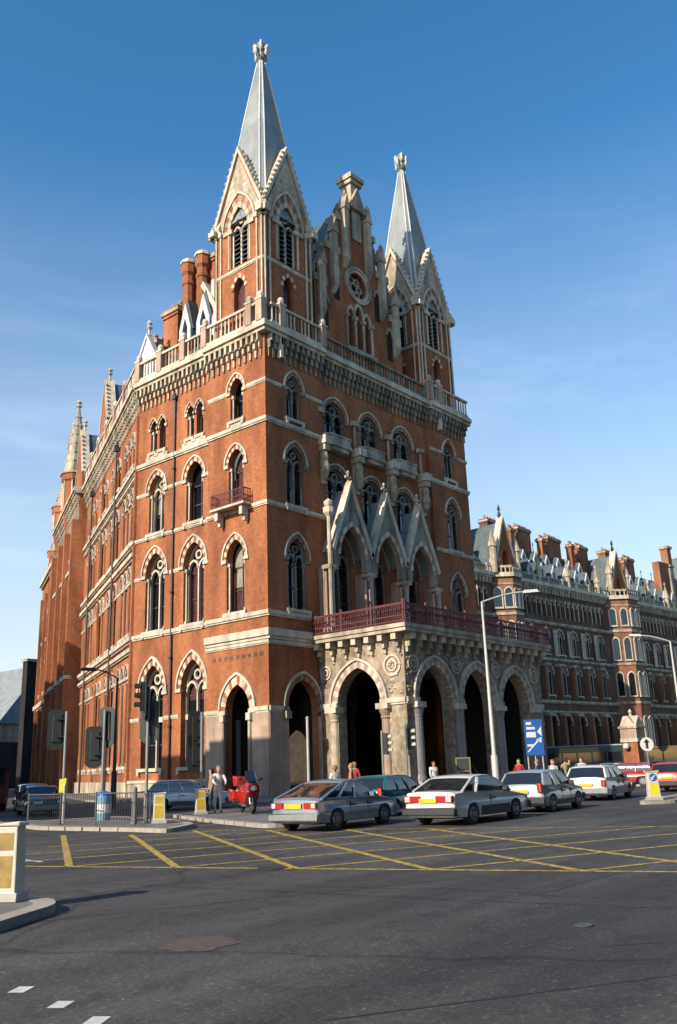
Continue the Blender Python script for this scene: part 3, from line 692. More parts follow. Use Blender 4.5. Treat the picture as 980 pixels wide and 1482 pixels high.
for fr, s, z, r in ((FPs, 6.5, 8.15, .72), (FPs, .62, 8.15, .5), (FPf, .9, 8.2, .6), (FPf, 6.05, 8.4, .62), (FPf, 11.45, 8.4, .62), (FPf, 17.2, 8.3, .7)):
    for rr, w in ((r, .12), (r * .55, .1)):
        ci = [(s + (rr - w) * math.cos(t * PI / 8), z + (rr - w) * math.sin(t * PI / 8)) for t in range(17)]; co = [(s + rr * math.cos(t * PI / 8), z + rr * math.sin(t * PI / 8)) for t in range(17)]
        q.band(fr, ci, co, .0, .09, ('stone_white',))
    for t in range(6):
        a_ = t * PI / 3; q.lathe(fr.p(s + r * .3 * math.cos(a_), .02, z + r * .3 * math.sin(a_)), [(.02, -.1), (.12, 0), (.02, .1)], 'stone', 6)
rr_ = random.Random(5)
for fr, L in ((FPs, 7.5), (FPf, 18.3)):
    for i in range(int(L * 9)):
        s = rr_.uniform(.2, L - .2); z = rr_.uniform(6.3, 9.2)
        ok = all(((s - c) / 2.7) ** 2 + ((z - 5.8) / 3.3) ** 2 > 1 for c in ((3.5,) if fr is FPs else cs))
        if ok: r = rr_.uniform(.07, .16); q.lathe(fr.p(s, .0, z), [(.01, -r), (r, 0), (.01, r)], rr_.choice(['stone', 'stone_pink']), 6)
cv = q.build('carving', PO, O0); cv['kind'] = 'stuff'
q = MB()
for fr, s0, s1, dd in ((FPs, .2, 8.22, .8), (FPf, -.73, 18.8, .8)):
    for z in (10.85, 11.2, 11.95): q.box(fr, s0, s1, dd - .03, dd + .03, z, z + .07, 'iron_red')
    q.box(fr, s0, s1, dd - .045, dd + .045, 12.02, 12.09, 'iron_red')
    n = int((s1 - s0) / .17)
    for i in range(n):
        s = s0 + (i + .5) * (s1 - s0) / n; q.box(fr, s - .022, s + .022, dd - .02, dd + .02, 10.72, 12.02, 'iron_red')
        if i % 2 == 0: q.lathe(fr.p(s + .08, dd, 11.58), [(.01, -.13), (.13, 0), (.01, .13)], 'iron_red', 6)
    n = int((s1 - s0) / 2.4)
    for i in range(n + 1):
        s = s0 + i * (s1 - s0) / n; q.box(fr, s - .07, s + .07, dd - .07, dd + .07, 10.72, 12.3, 'iron_red')
q.build('railing', PO, O0)
# inside: lobby walls, floors
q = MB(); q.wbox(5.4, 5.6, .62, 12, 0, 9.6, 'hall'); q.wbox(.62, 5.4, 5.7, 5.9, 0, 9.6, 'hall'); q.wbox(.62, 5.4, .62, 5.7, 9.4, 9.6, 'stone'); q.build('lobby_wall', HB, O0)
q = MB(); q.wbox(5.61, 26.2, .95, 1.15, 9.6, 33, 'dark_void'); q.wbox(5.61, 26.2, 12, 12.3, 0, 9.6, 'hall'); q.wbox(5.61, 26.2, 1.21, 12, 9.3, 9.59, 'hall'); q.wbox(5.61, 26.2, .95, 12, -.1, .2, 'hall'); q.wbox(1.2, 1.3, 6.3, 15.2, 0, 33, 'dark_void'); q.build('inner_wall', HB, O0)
q = MB()
q.tube((2.0, 5.2, .1), (2.0, 5.2, 5.2), .22, .22, 'granite', 8)
q.build('lobby_column', HB, O0)
for x in (9.2, 13.6, 18.0):
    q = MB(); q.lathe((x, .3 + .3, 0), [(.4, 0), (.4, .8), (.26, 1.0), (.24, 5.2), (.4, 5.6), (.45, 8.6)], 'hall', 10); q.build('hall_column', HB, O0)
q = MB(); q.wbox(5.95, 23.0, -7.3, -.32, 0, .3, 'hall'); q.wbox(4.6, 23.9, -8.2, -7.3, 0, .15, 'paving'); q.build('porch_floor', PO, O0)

# --- the two spired corner towers
def tower(x0, w):
    T = MB(); z0 = 33.9; x1 = x0 + w; y0, y1 = .1, .1 + w
    frs = [Fr((x0, y0), (0, 1), (-1, 0)), Fr((x0, y0), (1, 0), (0, -1)), Fr((x1, y0), (0, 1), (1, 0)), Fr((x0, y1), (1, 0), (0, 1))]
    c = w / 2; first = True; root = None
    lower = opening(c, .62, 38.0, .95, 10); lower = [(a, max(z, 35.9)) for a, z in lower]
    up = [(c + .98, 40.1), (c + .98, 43.6)] + arch(c, 43.6, .98, 1.75, 14)[::-1][1:-1] + [(c - .98, 43.6), (c - .98, 40.1)]
    for i, fr in enumerate(frs):
        T.prism(fr, [(0 if i in (0, 2) else .5, z0), (w if i in (0, 2) else w - .5, z0), (w if i in (0, 2) else w - .5, 44.2), (w - .3 if i in (1, 3) else w, 44.2), (c, 50.4), (0 if i in (0, 2) else .3, 44.2)] if False else
                [(a, z) for a, z in ((0 if i in (0, 2) else .5, z0), (w if i in (0, 2) else w - .5, z0), (w if i in (0, 2) else w - .5, 44.2), (c, 50.4), (0 if i in (0, 2) else .5, 44.2))], -.5, 0, 'brick', [lower, up])
    root = T.build('tower', HB, O0)
    for fr in frs:
        q = MB()
        q.band(fr, arch(c, 43.6, .98, 1.75, 14), arch(c, 43.6, 1.3, 2.3, 14), -.05, .09, ('stone_white', 'stone'))
        q.band(fr, arch(c, 43.6, 1.3, 2.3, 14), arch(c, 43.6, 1.75, 3.0, 14), -.05, .05, ('stone_pink', 'brick'))
        q.band(fr, arch(c, 43.6, 1.75, 3.0, 14), arch(c, 43.6, 1.9, 3.25, 14), -.05, .16, ('stone_white',))
        for sg in (-1, 1):
            for k, r in ((.85, .09), (1.2, .1)): q.tube(fr.p(c + sg * k, .0 if k > 1 else -.2, 40.1), fr.p(c + sg * k, .0 if k > 1 else -.2, 43.3), r, r, 'stone_white', 6)
            q.box(fr, *sorted((c + sg * .75, c + sg * 1.75)), -.1, .15, 43.25, 43.62, 'stone_white')
        q.box(fr, c - .08, c + .08, -.4, -.22, 40.1, 43.6, 'stone_white')
        for sg in (-1, 1): q.band(fr, arch(c + sg * .49, 43.2, .36, .55, 8), arch(c + sg * .49, 43.2, .49, .75, 8), -.4, -.22, ('stone_white',))
        ci = [(c + .22 * math.cos(t * PI / 5), 44.35 + .22 * math.sin(t * PI / 5)) for t in range(11)]; co = [(c + .38 * math.cos(t * PI / 5), 44.35 + .38 * math.sin(t * PI / 5)) for t in range(11)]
        q.band(fr, ci, co, -.4, -.22, ('stone_white',))
        B = q.build('belfry_window', root, O0)
        q = MB(); q.box(fr, c - 1, c + 1, -.52, -.48, 40, 45.5, 'dark_void')
        for k in range(9): q.hexa([fr.p(c - .95, -.47, 40.3 + k * .42), fr.p(c + .95, -.47, 40.3 + k * .42), fr.p(c + .95, -.2, 40.1 + k * .42), fr.p(c - .95, -.2, 40.1 + k * .42)] + [fr.p(c - .95, -.47, 40.36 + k * .42), fr.p(c + .95, -.47, 40.36 + k * .42), fr.p(c + .95, -.2, 40.16 + k * .42), fr.p(c - .95, -.2, 40.16 + k * .42)], 'slate')
        q.build('louvre', B, O0)
        q = MB(); q.band(fr, arch(c, 38.0, .62, .95, 10), arch(c, 38.0, .9, 1.35, 10), -.05, .08, ('stone_white', 'brick'))
        q.box(fr, c - .62, c + .62, -.52, -.45, 35.8, 39, 'glass_curtain'); q.build('lancet', root, O0)
        q = MB()   # gable coping with crockets, chequered gable stone
        L = math.hypot(c, 6.2)
        for sg in (-1, 1):
            e = c - sg * (-c - .12); e = c + sg * (c + .14)
            q.prism(fr, [(e, 43.95), (c, 50.55), (c, 51.15), (e + sg * .16, 44.25)], -.55, .2, 'stone_white')
            for k in range(1, 12):
                f = k / 12; q.lathe(fr.p(e + (c - e) * f + sg * .24, .1, 44.1 + 6.7 * f + .1), [(.03, -.12), (.17, .02), (.03, .24)], 'stone_white', 6)
            q.box(fr, *sorted((e - sg * .1, e + sg * .45)), -.3, .35, 43.6, 44.05, 'stone_white'); q.lathe(fr.p(e + sg * .2, .1, 44.0), [(.3, 0), (.2, .25), (.05, .6)], 'stone', 6)
        ag = [(x, z) for x, z in arch(c, 43.6, 1.92, 3.3, 16) if z > 44.35]
        q.prism(fr, [(.25, 44.35)] + [(ag[0][0] - .1, 44.35)] + ag + [(ag[-1][0] + .1, 44.35), (w - .25, 44.35), (c, 50.2)], .0, .035, 'stone')
        for r_ in range(6):
            z = 46.3 + r_ * .58; hw = (50.2 - z) / 6.2 * c - .3
            n = max(1, int(hw / .3))
            for j in range(-n, n + 1):
                if (j + r_) % 2 == 0 and abs(j * .3) < hw and ((j * .3 / 1.9) ** 2 + ((z - 43.6) / 3.2) ** 2) > 1: q.box(fr, c + j * .3 - .1, c + j * .3 + .1, -.02, .05, z, z + .2, 'stone_pink')
        q.build('gable_coping', root, O0)
        string_course(root, fr, 0 if fr in frs else 0, w, 39.75, O0, .2, .12, gaps=())
        q = MB()
        for a in (.1, .62, w - .62, w - .1): q.tube(fr.p(a, .09, z0), fr.p(a, .09, 43.4), .085, .085, 'stone_white', 6); q.box(fr, a - .14, a + .14, .0, .26, 43.4, 43.85, 'stone_white')
        q.build('angle_shaft', root, O0)
        # cross gable roofs
        q = MB(); q.prism(fr, [(-.1, 44.1), (w + .1, 44.1), (c, 50.6)], -c + .2, -.56, 'lead'); q.build('gable_roof', root, O0)
    cx, cy = x0 + c, y0 + c; q = MB(); zb, zt, ch = 44.3, 61.3, .35; hb = c - .05; ht = .3
    def ringp(hw, chm, z): return [(cx - hw, cy - hw + chm, z), (cx - hw + chm, cy - hw, z), (cx + hw - chm, cy - hw, z), (cx + hw, cy - hw + chm, z), (cx + hw, cy + hw - chm, z), (cx + hw - chm, cy + hw, z), (cx - hw + chm, cy + hw, z), (cx - hw, cy + hw - chm, z)]
    rings = [ringp(hb, ch, zb), ringp(hb * .45 + ht * .55, ch * .8, zb + (zt - zb) * .57), ringp(ht, .12, zt)]
    vs = [v for r_ in rings for v in r_]; fs = [tuple(range(8)), tuple(range(16, 24))]
    for k in range(2): fs += [(k * 8 + i, k * 8 + (i + 1) % 8, (k + 1) * 8 + (i + 1) % 8, (k + 1) * 8 + i) for i in range(8)]
    q.add(vs, fs, 'lead'); S = q.build('spire', root, O0)
    q = MB()
    for i in range(8):
        for k in range(2): q.tube(rings[k][i], rings[k + 1][i], .09, .07, 'lead_white', 6)
    for fr_, sx, sy in ((0, -1, 0), (1, 0, -1), (2, 1, 0), (3, 0, 1)):
        for t in (-.5, 0, .5):
            f0 = .12 if t == 0 else .12; hb2 = hb * (1 - f0) + ht * f0
            a0 = Vector((cx + sx * (hb + .02) + (abs(sy) * t * hb), cy + sy * (hb + .02) + (abs(sx) * t * hb), zb)); a1 = Vector((cx + sx * ht + abs(sy) * t * ht * .5, cy + sy * ht + abs(sx) * t * ht * .5, zt))
            q.tube(a0.lerp(a1, .02), a0.lerp(a1, .96), .055, .045, 'lead', 6)
    q.build('lead_roll', S, O0)
    q = MB(); q.lathe((cx, cy, zt - .3), [(.34, 0), (.26, .3), (.3, .5), (.5, .7), (.3, .9), (.34, 1.3), (.5, 1.7), (.3, 2.0), (.42, 2.3), (.1, 2.7)], 'lead', 8)
    for i in range(8):
        a_ = i * PI / 4; k_ = (.62, .56)[i % 2]; q.lathe((cx + k_ * math.cos(a_), cy + k_ * math.sin(a_), zt + .6 + .5 * (i % 2)), [(.04, 0), (.2, .25), (.09, .5), (.17, .75), (.02, 1.05)], 'lead_white', 6)
    q.build('finial', S, O0)
tower(.1, 5.4); tower(20.6, 5.3)

# --- the stepped central gable between the spires
GC = Fr((.5, .9), (1, 0), (0, -1))
circ = lambda s, z, r, n=20: [(s + r * math.cos(2 * PI * i / n), z + r * math.sin(2 * PI * i / n)) for i in range(n)]
def lanc(c, a, z0, zs, h): return [(c + a, z0), (c + a, zs)] + arch(c, zs, a, h, 8)[::-1][1:-1] + [(c - a, zs), (c - a, z0)]
holes = [circ(12.0, 42.6, 1.25), lanc(10.9, .42, 36.2, 39.2, .8), lanc(12.0, .42, 36.2, 39.8, .8), lanc(13.1, .42, 36.2, 39.2, .8)]
q = MB(); q.prism(GC, [(6.3, 33.9), (18.2, 33.9), (18.2, 41), (16.6, 41.4), (16.4, 44.8), (14.9, 45.2), (14.7, 48.6), (13.2, 51.2), (11.0, 51.2), (9.7, 48.6), (9.5, 45.2), (7.9, 44.8), (7.7, 41.4), (6.3, 41)], -1.2, 0, 'brick', holes)
GA = q.build('central_gable', HB, O0)
q = MB()
q.band(GC, circ(12.0, 42.6, 1.25) + [circ(12, 42.6, 1.25)[0]], circ(12.0, 42.6, 1.6) + [circ(12, 42.6, 1.6)[0]], -.1, .16, ('stone', 'stone'))
q.band(GC, circ(12.0, 42.6, 1.6) + [circ(12, 42.6, 1.6)[0]], circ(12.0, 42.6, 1.78) + [circ(12, 42.6, 1.78)[0]], -.1, .24, ('stone',))
for i in range(6):
    a_ = i * PI / 3; cc = (12.0 + .72 * math.cos(a_), 42.6 + .72 * math.sin(a_))
    q.band(GC, circ(*cc, .26, 8) + [circ(*cc, .26, 8)[0]], circ(*cc, .4, 8) + [circ(*cc, .4, 8)[0]], -.5, -.3, ('stone',))
q.build('rose_window', GA, O0)
q = MB(); q.box(GC, 10.2, 13.8, -.75, -.7, 36, 44, 'dark_void'); q.build('pane', GA, O0)
q = MB()
for c, zs in ((10.9, 39.2), (12.0, 39.8), (13.1, 39.2)): q.band(GC, arch(c, zs, .42, .8, 10), arch(c, zs, .68, 1.2, 10), -.1, .12, ('stone', 'stone'))
for s in (10.3, 11.45, 12.55, 13.7): q.tube(GC.p(s, .1, 36.2), GC.p(s, .1, 39.2), .13, .13, 'stone', 6); q.box(GC, s - .2, s + .2, -.1, .28, 39.0, 39.35, 'stone')
q.box(GC, 10.0, 14.0, -.2, .35, 35.6, 36.2, 'stone'); q.build('lancet_window', GA, O0)
# buttress shafts with gabled caps stepping up the gable
for s, z0, z1, w_ in ((7.0, 37.5, 42.6, .3), (8.7, 40.6, 46.4, .3), (10.4, 43.8, 49.6, .3), (13.6, 43.8, 49.6, .3), (15.4, 40.6, 46.4, .3), (17.2, 37.5, 42.6, .3)):
    q = MB(); q.box(GC, s - w_, s + w_, 0, .5, z0 + .8, z1, 'stone'); q.prism(Fr(GC.p(s - w_, 0, 0).xy, (0, -1), (-1, 0)), [(0, z0), (.5, z0 + .8), (0, z0 + .8)], -2 * w_, 0, 'stone')
    q.prism(GC, [(s - w_ - .1, z1), (s + w_ + .1, z1), (s, z1 + 1.5)], -.2, .6, 'stone'); q.lathe(GC.p(s, .3, z1 + 1.35), [(.08, 0), (.22, .25), (.05, .6)], 'stone', 6); q.build('gabled_buttress', GA, O0)
for s, z0, z1 in ((7.6, 36.9, 39.8), (9.2, 40.2, 43.0), (14.8, 40.2, 43.0), (16.4, 36.9, 39.8)):
    q = MB(); q.prism(GC, lanc(s, .34, z0, z1 - .5, .6), .0, .04, 'dark_void'); q.band(GC, arch(s, z1 - .5, .34, .6, 8), arch(s, z1 - .5, .55, .95, 8), .0, .12, ('stone',)); q.build('blind_lancet', GA, O0)
q = MB()
for s0, s1, z0, z1 in ((6.2, 7.9, 40.9, 41.6), (7.7, 9.7, 44.7, 45.4), (9.5, 10.0, 48.3, 48.9), (14.5, 14.9, 48.3, 48.9), (14.7, 16.6, 44.7, 45.4), (16.4, 18.3, 40.9, 41.6)): q.box(GC, s0, s1, -1.3, .15, z0, z1, 'stone')
for sd_ in (0, 1):
  if sd_: q.build('crocket', GA, O0); q = MB()
  for i in range(26):
    f = i / 25
    for s in ((6.3 + (11.0 - 6.3) * f, 18.2 - (18.2 - 13.2) * f)[sd_],): q.lathe(GC.p(s, -.3, 41.7 + 9.4 * f), [(.05, -.3), (.24, 0), (.06, .4)], 'stone', 6)
q.build('crocket', GA, O0)
q = MB(); q.box(GC, 11.5, 12.7, -.9, .2, 47.2, 53.0, 'stone'); q.box(GC, 11.3, 12.9, -1.1, .4, 53.0, 53.4, 'stone'); q.box(GC, 11.15, 13.05, -1.25, .55, 53.403, 53.85, 'stone'); q.box(GC, 11.45, 12.75, -.95, .25, 53.853, 54.2, 'stone')
q.prism(GC, [(10.9, 50.2), (13.3, 50.2), (12.1, 52.6)], -.3, .5, 'stone'); q.build('gable_stack', GA, O0)
q = MB(); q.prism(GC, [(6.4, 36), (18.1, 36), (18.1, 41), (13.2, 50), (11.0, 50), (6.4, 41)], -22, -1.21, 'slate'); q.build('roof', HB, O0)
q = MB(); q.tube(FB.p(6.2, .35, 35.9), FB.p(6.2, .35, 41.2), .13, .1, 'stone', 6); q.lathe(FB.p(6.2, .35, 36.1), [(.2, -.2), (.3, .1), (.16, .4)], 'stone_white', 8); q.lathe(FB.p(6.2, .35, 41.2), [(.12, 0), (.3, .3), (.05, .9)], 'stone', 6); q.build('pinnacle', HB, O0)
for x in (2, 24):
    pass

# ================================================================== THE LONG FACADE FURTHER ALONG
WP = (86.0, 37.3); WB = (86.0, 37.3, 0)
WG = empty('hotel_wing', WB, 0, 'distant brick wing with dormered slate roof and chimneys, right of the corner building', 'building')
WS = Vector((.9959, -.0909)); WN = (-.0909, -.9959)
FW = Fr(WP, WS, WN)
hw = []
skip = lambda s: 5.5 < s < 14.5 or 44.5 < s < 57.5
W2 = MB()
i = 0; bays = [b for b in [2.5] + [17 + 4.85 * k for k in range(19)] if not skip(b)]
for s in bays:
    hw.append(g(WG, FW, s, 3.6, 1.15, 8.0, 1.5, WB, ring=.3, hood=.12, n=8, low=True, shafts=False, trac=False))
    hw.append(g(WG, FW, s, 13.2, 1.15, 17.2, 1.4, WB, ring=.3, hood=.12, n=8, low=True, lights=2, shafts=False))
    hw.append(g(WG, FW, s, 20.7, 1.1, 24.0, 1.2, WB, ring=.25, hood=.12, n=8, low=True, lights=2, shafts=False))
    for k in (-1.5, 0, 1.5): hw.append(g(WG, FW, s + k, 27.8, .42, 30.3, .55, WB, ring=.14, hood=.08, n=6, low=True, shafts=False, sill=False, reveal=.4))
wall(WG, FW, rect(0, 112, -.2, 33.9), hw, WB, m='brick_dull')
for z, h, pr in ((12.0, .4, .4), (19.7, .35, .35), (26.4, .4, .4), (10.2, .25, .2)): string_course(WG, FW, 0, 112, z, WB, h, pr, m='stone')
for s in bays:
    for k in (-2.42,):
        q = MB(); x = s + k
        q.box(FW, x - .35, x + .35, 0, 1.0, 0, 9.4, 'brick_wing'); q.box(FW, x - .33, x + .33, 0, .95, 12.4, 18.3, 'brick_wing'); q.box(FW, x - .45, x + .45, 0, 1.1, 18.3, 18.8, 'stone')
        q.box(FW, x - .45, x + .45, 0, 1.12, 9.4, 9.9, 'stone'); q.build('pilaster', WG, WB)
        q = MB()
        for e in (-.3, .3): q.tube(FW.p(x + e, .5, 20.2), FW.p(x + e, .5, 25.2), .2, .2, 'stone_white', 6)
        for e in (0, 1.6, 3.2): q.tube(FW.p(x + e + .05, .18, 27.6), FW.p(x + e + .05, .18, 31.2), .14, .14, 'stone', 6)
        q.build('shaft', WG, WB)
def wcanted(s0, s1, pr, z0, z1, name, root, m='brick_wing', th=.4):
    q = MB(); c = pr
    P = [FW.p(s0, -.1, 0), FW.p(s0 + pr, pr, 0), FW.p(s1 - pr, pr, 0), FW.p(s1, -.1, 0)]
    q.hexa([p + Vector((0, 0, z0)) for p in P] + [p + Vector((0, 0, z1)) for p in P], m)
    return q.build(name, root, WB), P
def wing_turret(s0, s1, pr, gz, tall=0):
    c = (s0 + s1) / 2
    body, P = wcanted(s0, s1, pr, 0, 33.2, 'bay', WG)
    for z, h, e in ((12.0, .5, .25), (19.7, .45, .25), (26.4, .5, .25), (31.8, .3, .15), (33.2, .75, .6)):
        wcanted(s0 - e, s1 + e, pr + e * .7, z, z + h, 'string_course', body, 'stone_white' if z > 33 else 'stone')
    wcanted(s0, s1, pr, 34.9, 35.3, 'parapet', body, 'stone')
    for a, b in ((0, 1), (1, 2), (2, 3)):
        A, B_ = P[a], P[b]; t = (B_ - A); L = t.length; t.normalize(); n = Vector((t.y, -t.x, 0))
        if n.dot(Vector((WN[0], WN[1], 0))) < 0: n = -n
        f = Fr((A.x, A.y), (t.x, t.y), (n.x, n.y)); nW = 2
        for zz0, zz1 in ((3.5, 8.6), (13.6, 17.4), (20.8, 24.4), (27.8, 30.4)):
            for kk in range(nW):
                x = L * (kk + .5) / nW; a_ = min(.62, L / nW * .36)
                q = MB(); q.prism(f, lanc(x, a_, zz0, zz1, a_ * 1.3), .02, .05, 'glass'); q.band(f, arch(x, zz1, a_, a_ * 1.3, 6), arch(x, zz1, a_ + .25, a_ * 1.3 + .3, 6), .0, .22, ('stone_white',))
                w_ = q.build('window', body, WB)
                q = MB()
                for e in (-a_ - .12, a_ + .12): q.tube(f.p(x + e, .1, zz0), f.p(x + e, .1, zz1), .13, .13, 'stone_white', 6)
                q.box(f, x - a_ - .2, x + a_ + .2, 0, .3, zz0 - .3, zz0, 'stone_white'); q.build('shaft', w_, WB)
    q = MB()
    for k in range(5):
        for (A, B_) in ((P[0], P[1]), (P[1], P[2]), (P[2], P[3])):
            p = A.lerp(B_, (k + .5) / 5); q.tube(p + Vector((0, 0, 33.9)), p + Vector((0, 0, 34.9)), .13, .13, 'stone', 5)
    q.build('balustrade', body, WB)
    # steep brick gable and spire rising behind the parapet
    q = MB(); q.prism(FW, [(c - 3.0, 33.9), (c + 3.0, 33.9), (c + 3.0, 36.0), (c, gz - 2.5), (c - 3.0, 36.0)], -.4, .6, 'brick', [lanc(c, .8, 34.6, 37.2, 1.3)]); G = q.build('gable', WG, WB)
    q = MB()
    for sg in (-1, 1): q.prism(FW, [(c + sg * 3.05, 35.8), (c, gz - 2.5), (c, gz - 1.6), (c + sg * 3.5, 36.0)], -.5, .9, 'stone_white')
    q.lathe(FW.p(c, .1, gz - 1.8), [(.3, 0), (.35, .5), (.12, 1.2), (.3, 1.6), (.02, 2.6)], 'iron_dark', 6); q.build('coping', G, WB)
    q = MB(); q.prism(FW, [(c - 2.9, 35.9), (c + 2.9, 35.9), (c, gz - 2.7)], -7, -.41, 'slate'); q.box(FW, c - 2.9, c + 2.9, -6.9, -.42, 33.9, 35.88, 'lead'); q.build('gable_roof', G, WB)
    q = MB(); q.box(FW, c - .8, c + .8, -.5, -.4, 34.5, 38.6, 'glass'); q.build('pane', G, WB)
    for sg in (-1, 1):
        q = MB(); x = c + sg * 3.6; q.lathe(FW.p(x, .6, 0), [(.6, 33.9), (.6, 38.6), (.8, 38.7), (.75, 39.1), (.05, 42.0)], 'stone', 8); q.build('pinnacle', G, WB)
wing_turret(6.5, 14.0, 2.6, 46.6); wing_turret(45.5, 56.0, 3.2, 46.0); wing_turret(86.5, 97, 3.2, 52)
for s0, s1 in ((0, 6.2), (14.4, 45.1), (56.4, 86), (97.4, 112)):
    q = MB(); q.box(FW, s0, s1, -.5, .5, 33.0, 33.35, 'stone'); q.box(FW, s0, s1, -.5, .75, 33.353, 34.0, 'stone_white'); q.build('cornice', WG, WB)
    q = MB(); q.box(FW, s0, s1, .02, .34, 35.0, 35.3, 'stone')
    n = int((s1 - s0) / .8)
    for i in range(n): q.tube(FW.p(s0 + (i + .5) * .8, .2, 34.0), FW.p(s0 + (i + .5) * .8, .2, 35.0), .13, .13, 'stone', 5)
    for i in range(int((s1 - s0) / 4.85) + 1): q.box(FW, s0 + i * 4.85, s0 + i * 4.85 + .5, -.02, .42, 34.0, 35.5, 'stone_white')
    q.build('balustrade', WG, WB)
    q = MB(); n = int((s1 - s0) / 1.0); q.box(FW, s0, s1, -.02, .2, 32.5, 32.98, 'stone')
    for i in range(n): q.box(FW, s0 + i * 1.0 + .3, s0 + i * 1.0 + .7, .0, .45, 32.0, 32.99, 'stone')
    q.build('corbel_table', WG, WB)
    q = MB(); q.hexa([FW.p(s0, -.6, 33.9), FW.p(s1, -.6, 33.9), FW.p(s1, -12, 33.9), FW.p(s0, -12, 33.9), FW.p(s0, -1.0, 35), FW.p(s1, -1.0, 35), FW.p(s1, -6.5, 42.5), FW.p(s0, -6.5, 42.5)], 'slate'); q.build('roof', WG, WB)
    x = s0 + 2.2
    k = 0
    while x < s1 - 1.2:
        dormer(FW, x, -1.1, 35.5, 2.0, 2.2, 3.0, WG, WB)
        if x + 2 < s1: dormer(FW, x + 2.05, -3.6, 39.0, 1.6, 1.7, 2.5, WG, WB)
        x += 4.1
for s0, s1, z1, m_ in ((4.0, 7.2, 47.5, 'brick_wing'), (13.6, 19.0, 46.5, 'brick_dull'), (23.5, 28.5, 46.6, 'brick_wing'), (34.0, 39.5, 46.2, 'brick_wing'), (46.0, 50.0, 46.0, 'brick_wing'), (57.0, 63.0, 46.5, 'brick_wing'), (66.5, 70.5, 46.2, 'brick_wing'), (98, 103, 47, 'brick_wing')):
    a = FW.p(s0, -6, 0); chimney(a.x, a.x + (s1 - s0), a.y - .9, a.y + .9, 36, z1, WG, WB, pots=5, m=m_)
q = MB(); q.box(FW, 80.5, 82.3, -3.4, -1.6, 34, 49.5, 'brick_wing'); q.box(FW, 80.2, 82.6, -3.7, -1.3, 45.0, 45.5, 'stone'); q.box(FW, 80.2, 82.6, -3.7, -1.3, 49.5, 50.1, 'stone'); q.box(FW, 75.0, 80.45, -3.2, -1.5, 34, 45.6, 'brick_wing'); q.box(FW, 79.6, 80.6, -1.49, -1.1, 34, 44.5, 'stone'); q.build('tall_chimney', WG, WB)
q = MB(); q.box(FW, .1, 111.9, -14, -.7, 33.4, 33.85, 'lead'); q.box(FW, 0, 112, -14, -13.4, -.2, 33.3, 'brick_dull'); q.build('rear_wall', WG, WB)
for s0 in (8.5, 21.5, 31.5, 42.5, 64.5, 73.0):
    q = MB(); q.lathe(FW.p(s0, .1, 0), [(.5, 33.9), (.5, 36.2), (.66, 36.3), (.62, 36.6), (.05, 39.4)], 'stone', 8); q.lathe(FW.p(s0, .1, 39.2), [(.05, 0), (.22, .25), (.04, .8)], 'stone_white', 6); q.build('pinnacle', WG, WB)
for s0, s1, z1 in ((20.3, 21.8, 45.6), (31.0, 32.4, 45.2), (42.0, 43.4, 45.6), (64.0, 65.4, 45.0), (84.5, 86.0, 46)):
    a = FW.p(s0, -5.2, 0); chimney(a.x, a.x + (s1 - s0), a.y - .6, a.y + .6, 36, z1, WG, WB, pots=2)
for s0 in range(15, 86, 5):
    if 45 < s0 < 57: continue
    q = MB(); q.lathe(FW.p(s0 + .6, -6.5, 42.3), [(.1, 0), (.05, 1.4), (.14, 1.6), (.02, 2.3)], 'iron_dark', 6); q.build('roof_finial', WG, WB)
# recessed link between tower and wing
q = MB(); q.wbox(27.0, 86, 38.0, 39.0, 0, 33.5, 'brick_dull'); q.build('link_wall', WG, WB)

# ================================================================== NEIGHBOURS
def block(name, x0, x1, y0, y1, h, label, m='brick_grime', roofm='slate', pitch=0, cat='building', win=True, frs=None):
    t = empty(name, ((x0 + x1) / 2, (y0 + y1) / 2, 0), 0, label, cat); B0 = t.location.copy()
    q = MB(); q.wbox(x0, x1, y0, y1, -.2, h, m); q.build('wall', t, B0)
    q = MB(); q.wbox(x0 - .3, x1 + .3, y0 - .3, y1 + .3, h, h + .5, 'stone'); q.build('parapet', t, B0)
    if pitch:
        f = Fr((x0, y0), (1, 0), (0, 1)); q = MB(); q.prism(f, [(0, h + .5), (x1 - x0, h + .5), ((x1 - x0) / 2, h + .5 + pitch)], 0, y1 - y0, roofm); q.build('roof', t, B0)
    if win:
        for f, L in ((Fr((x1, y0), (0, 1), (1, 0)), y1 - y0), (Fr((x0, y0), (1, 0), (0, -1)), x1 - x0)):
            z = 1.4
            while z + 2.4 < h:
                s = 1.8
                while s + 1.3 < L:
                    q = MB(); q.box(f, s, s + 1.3, .0, .05, z, z + 2.0, 'stone'); w_ = q.build('window', t, B0)
                    q = MB(); q.box(f, s + .12, s + 1.18, .051, .07, z + .12, z + 1.88, 'glass'); q.build('pane', w_, B0)
                    s += 3.6
                z += 3.6
    return t
block('terrace_house', -44, -31.5, -6.5, 2.39, 19.6, 'lowest brick house across the side road, nearest the main road', m='brick_dull')
block('terrace_house', -44, -31.5, 2.4, 8.0, 20.6, 'narrow plain brick house across the side road, facing the corner doorway', m='brick_dull')
block('terrace_house', -44, -31.5, 8.01, 14.2, 20.0, 'slightly lower brick house next to the narrow one across the side road', m='brick_dull')
block('warehouse', -36, -16, 45.0, 60, 31, 'first dark warehouse along the side road, nearest the corner building', m='brick_dull')
block('warehouse', -36, -16, 60.02, 76, 33.5, 'second dark warehouse along the side road, taller than the first', m='brick_dull')
block('warehouse', -36, -16, 76.02, 120, 36.5, 'third and tallest dark warehouse along the side road', m='brick_dull')
block('dark_building', 46.9, 52.1, 111, 112.6, 23, 'soot black narrow building at the far end of the side road', m='brick_grime', win=False)
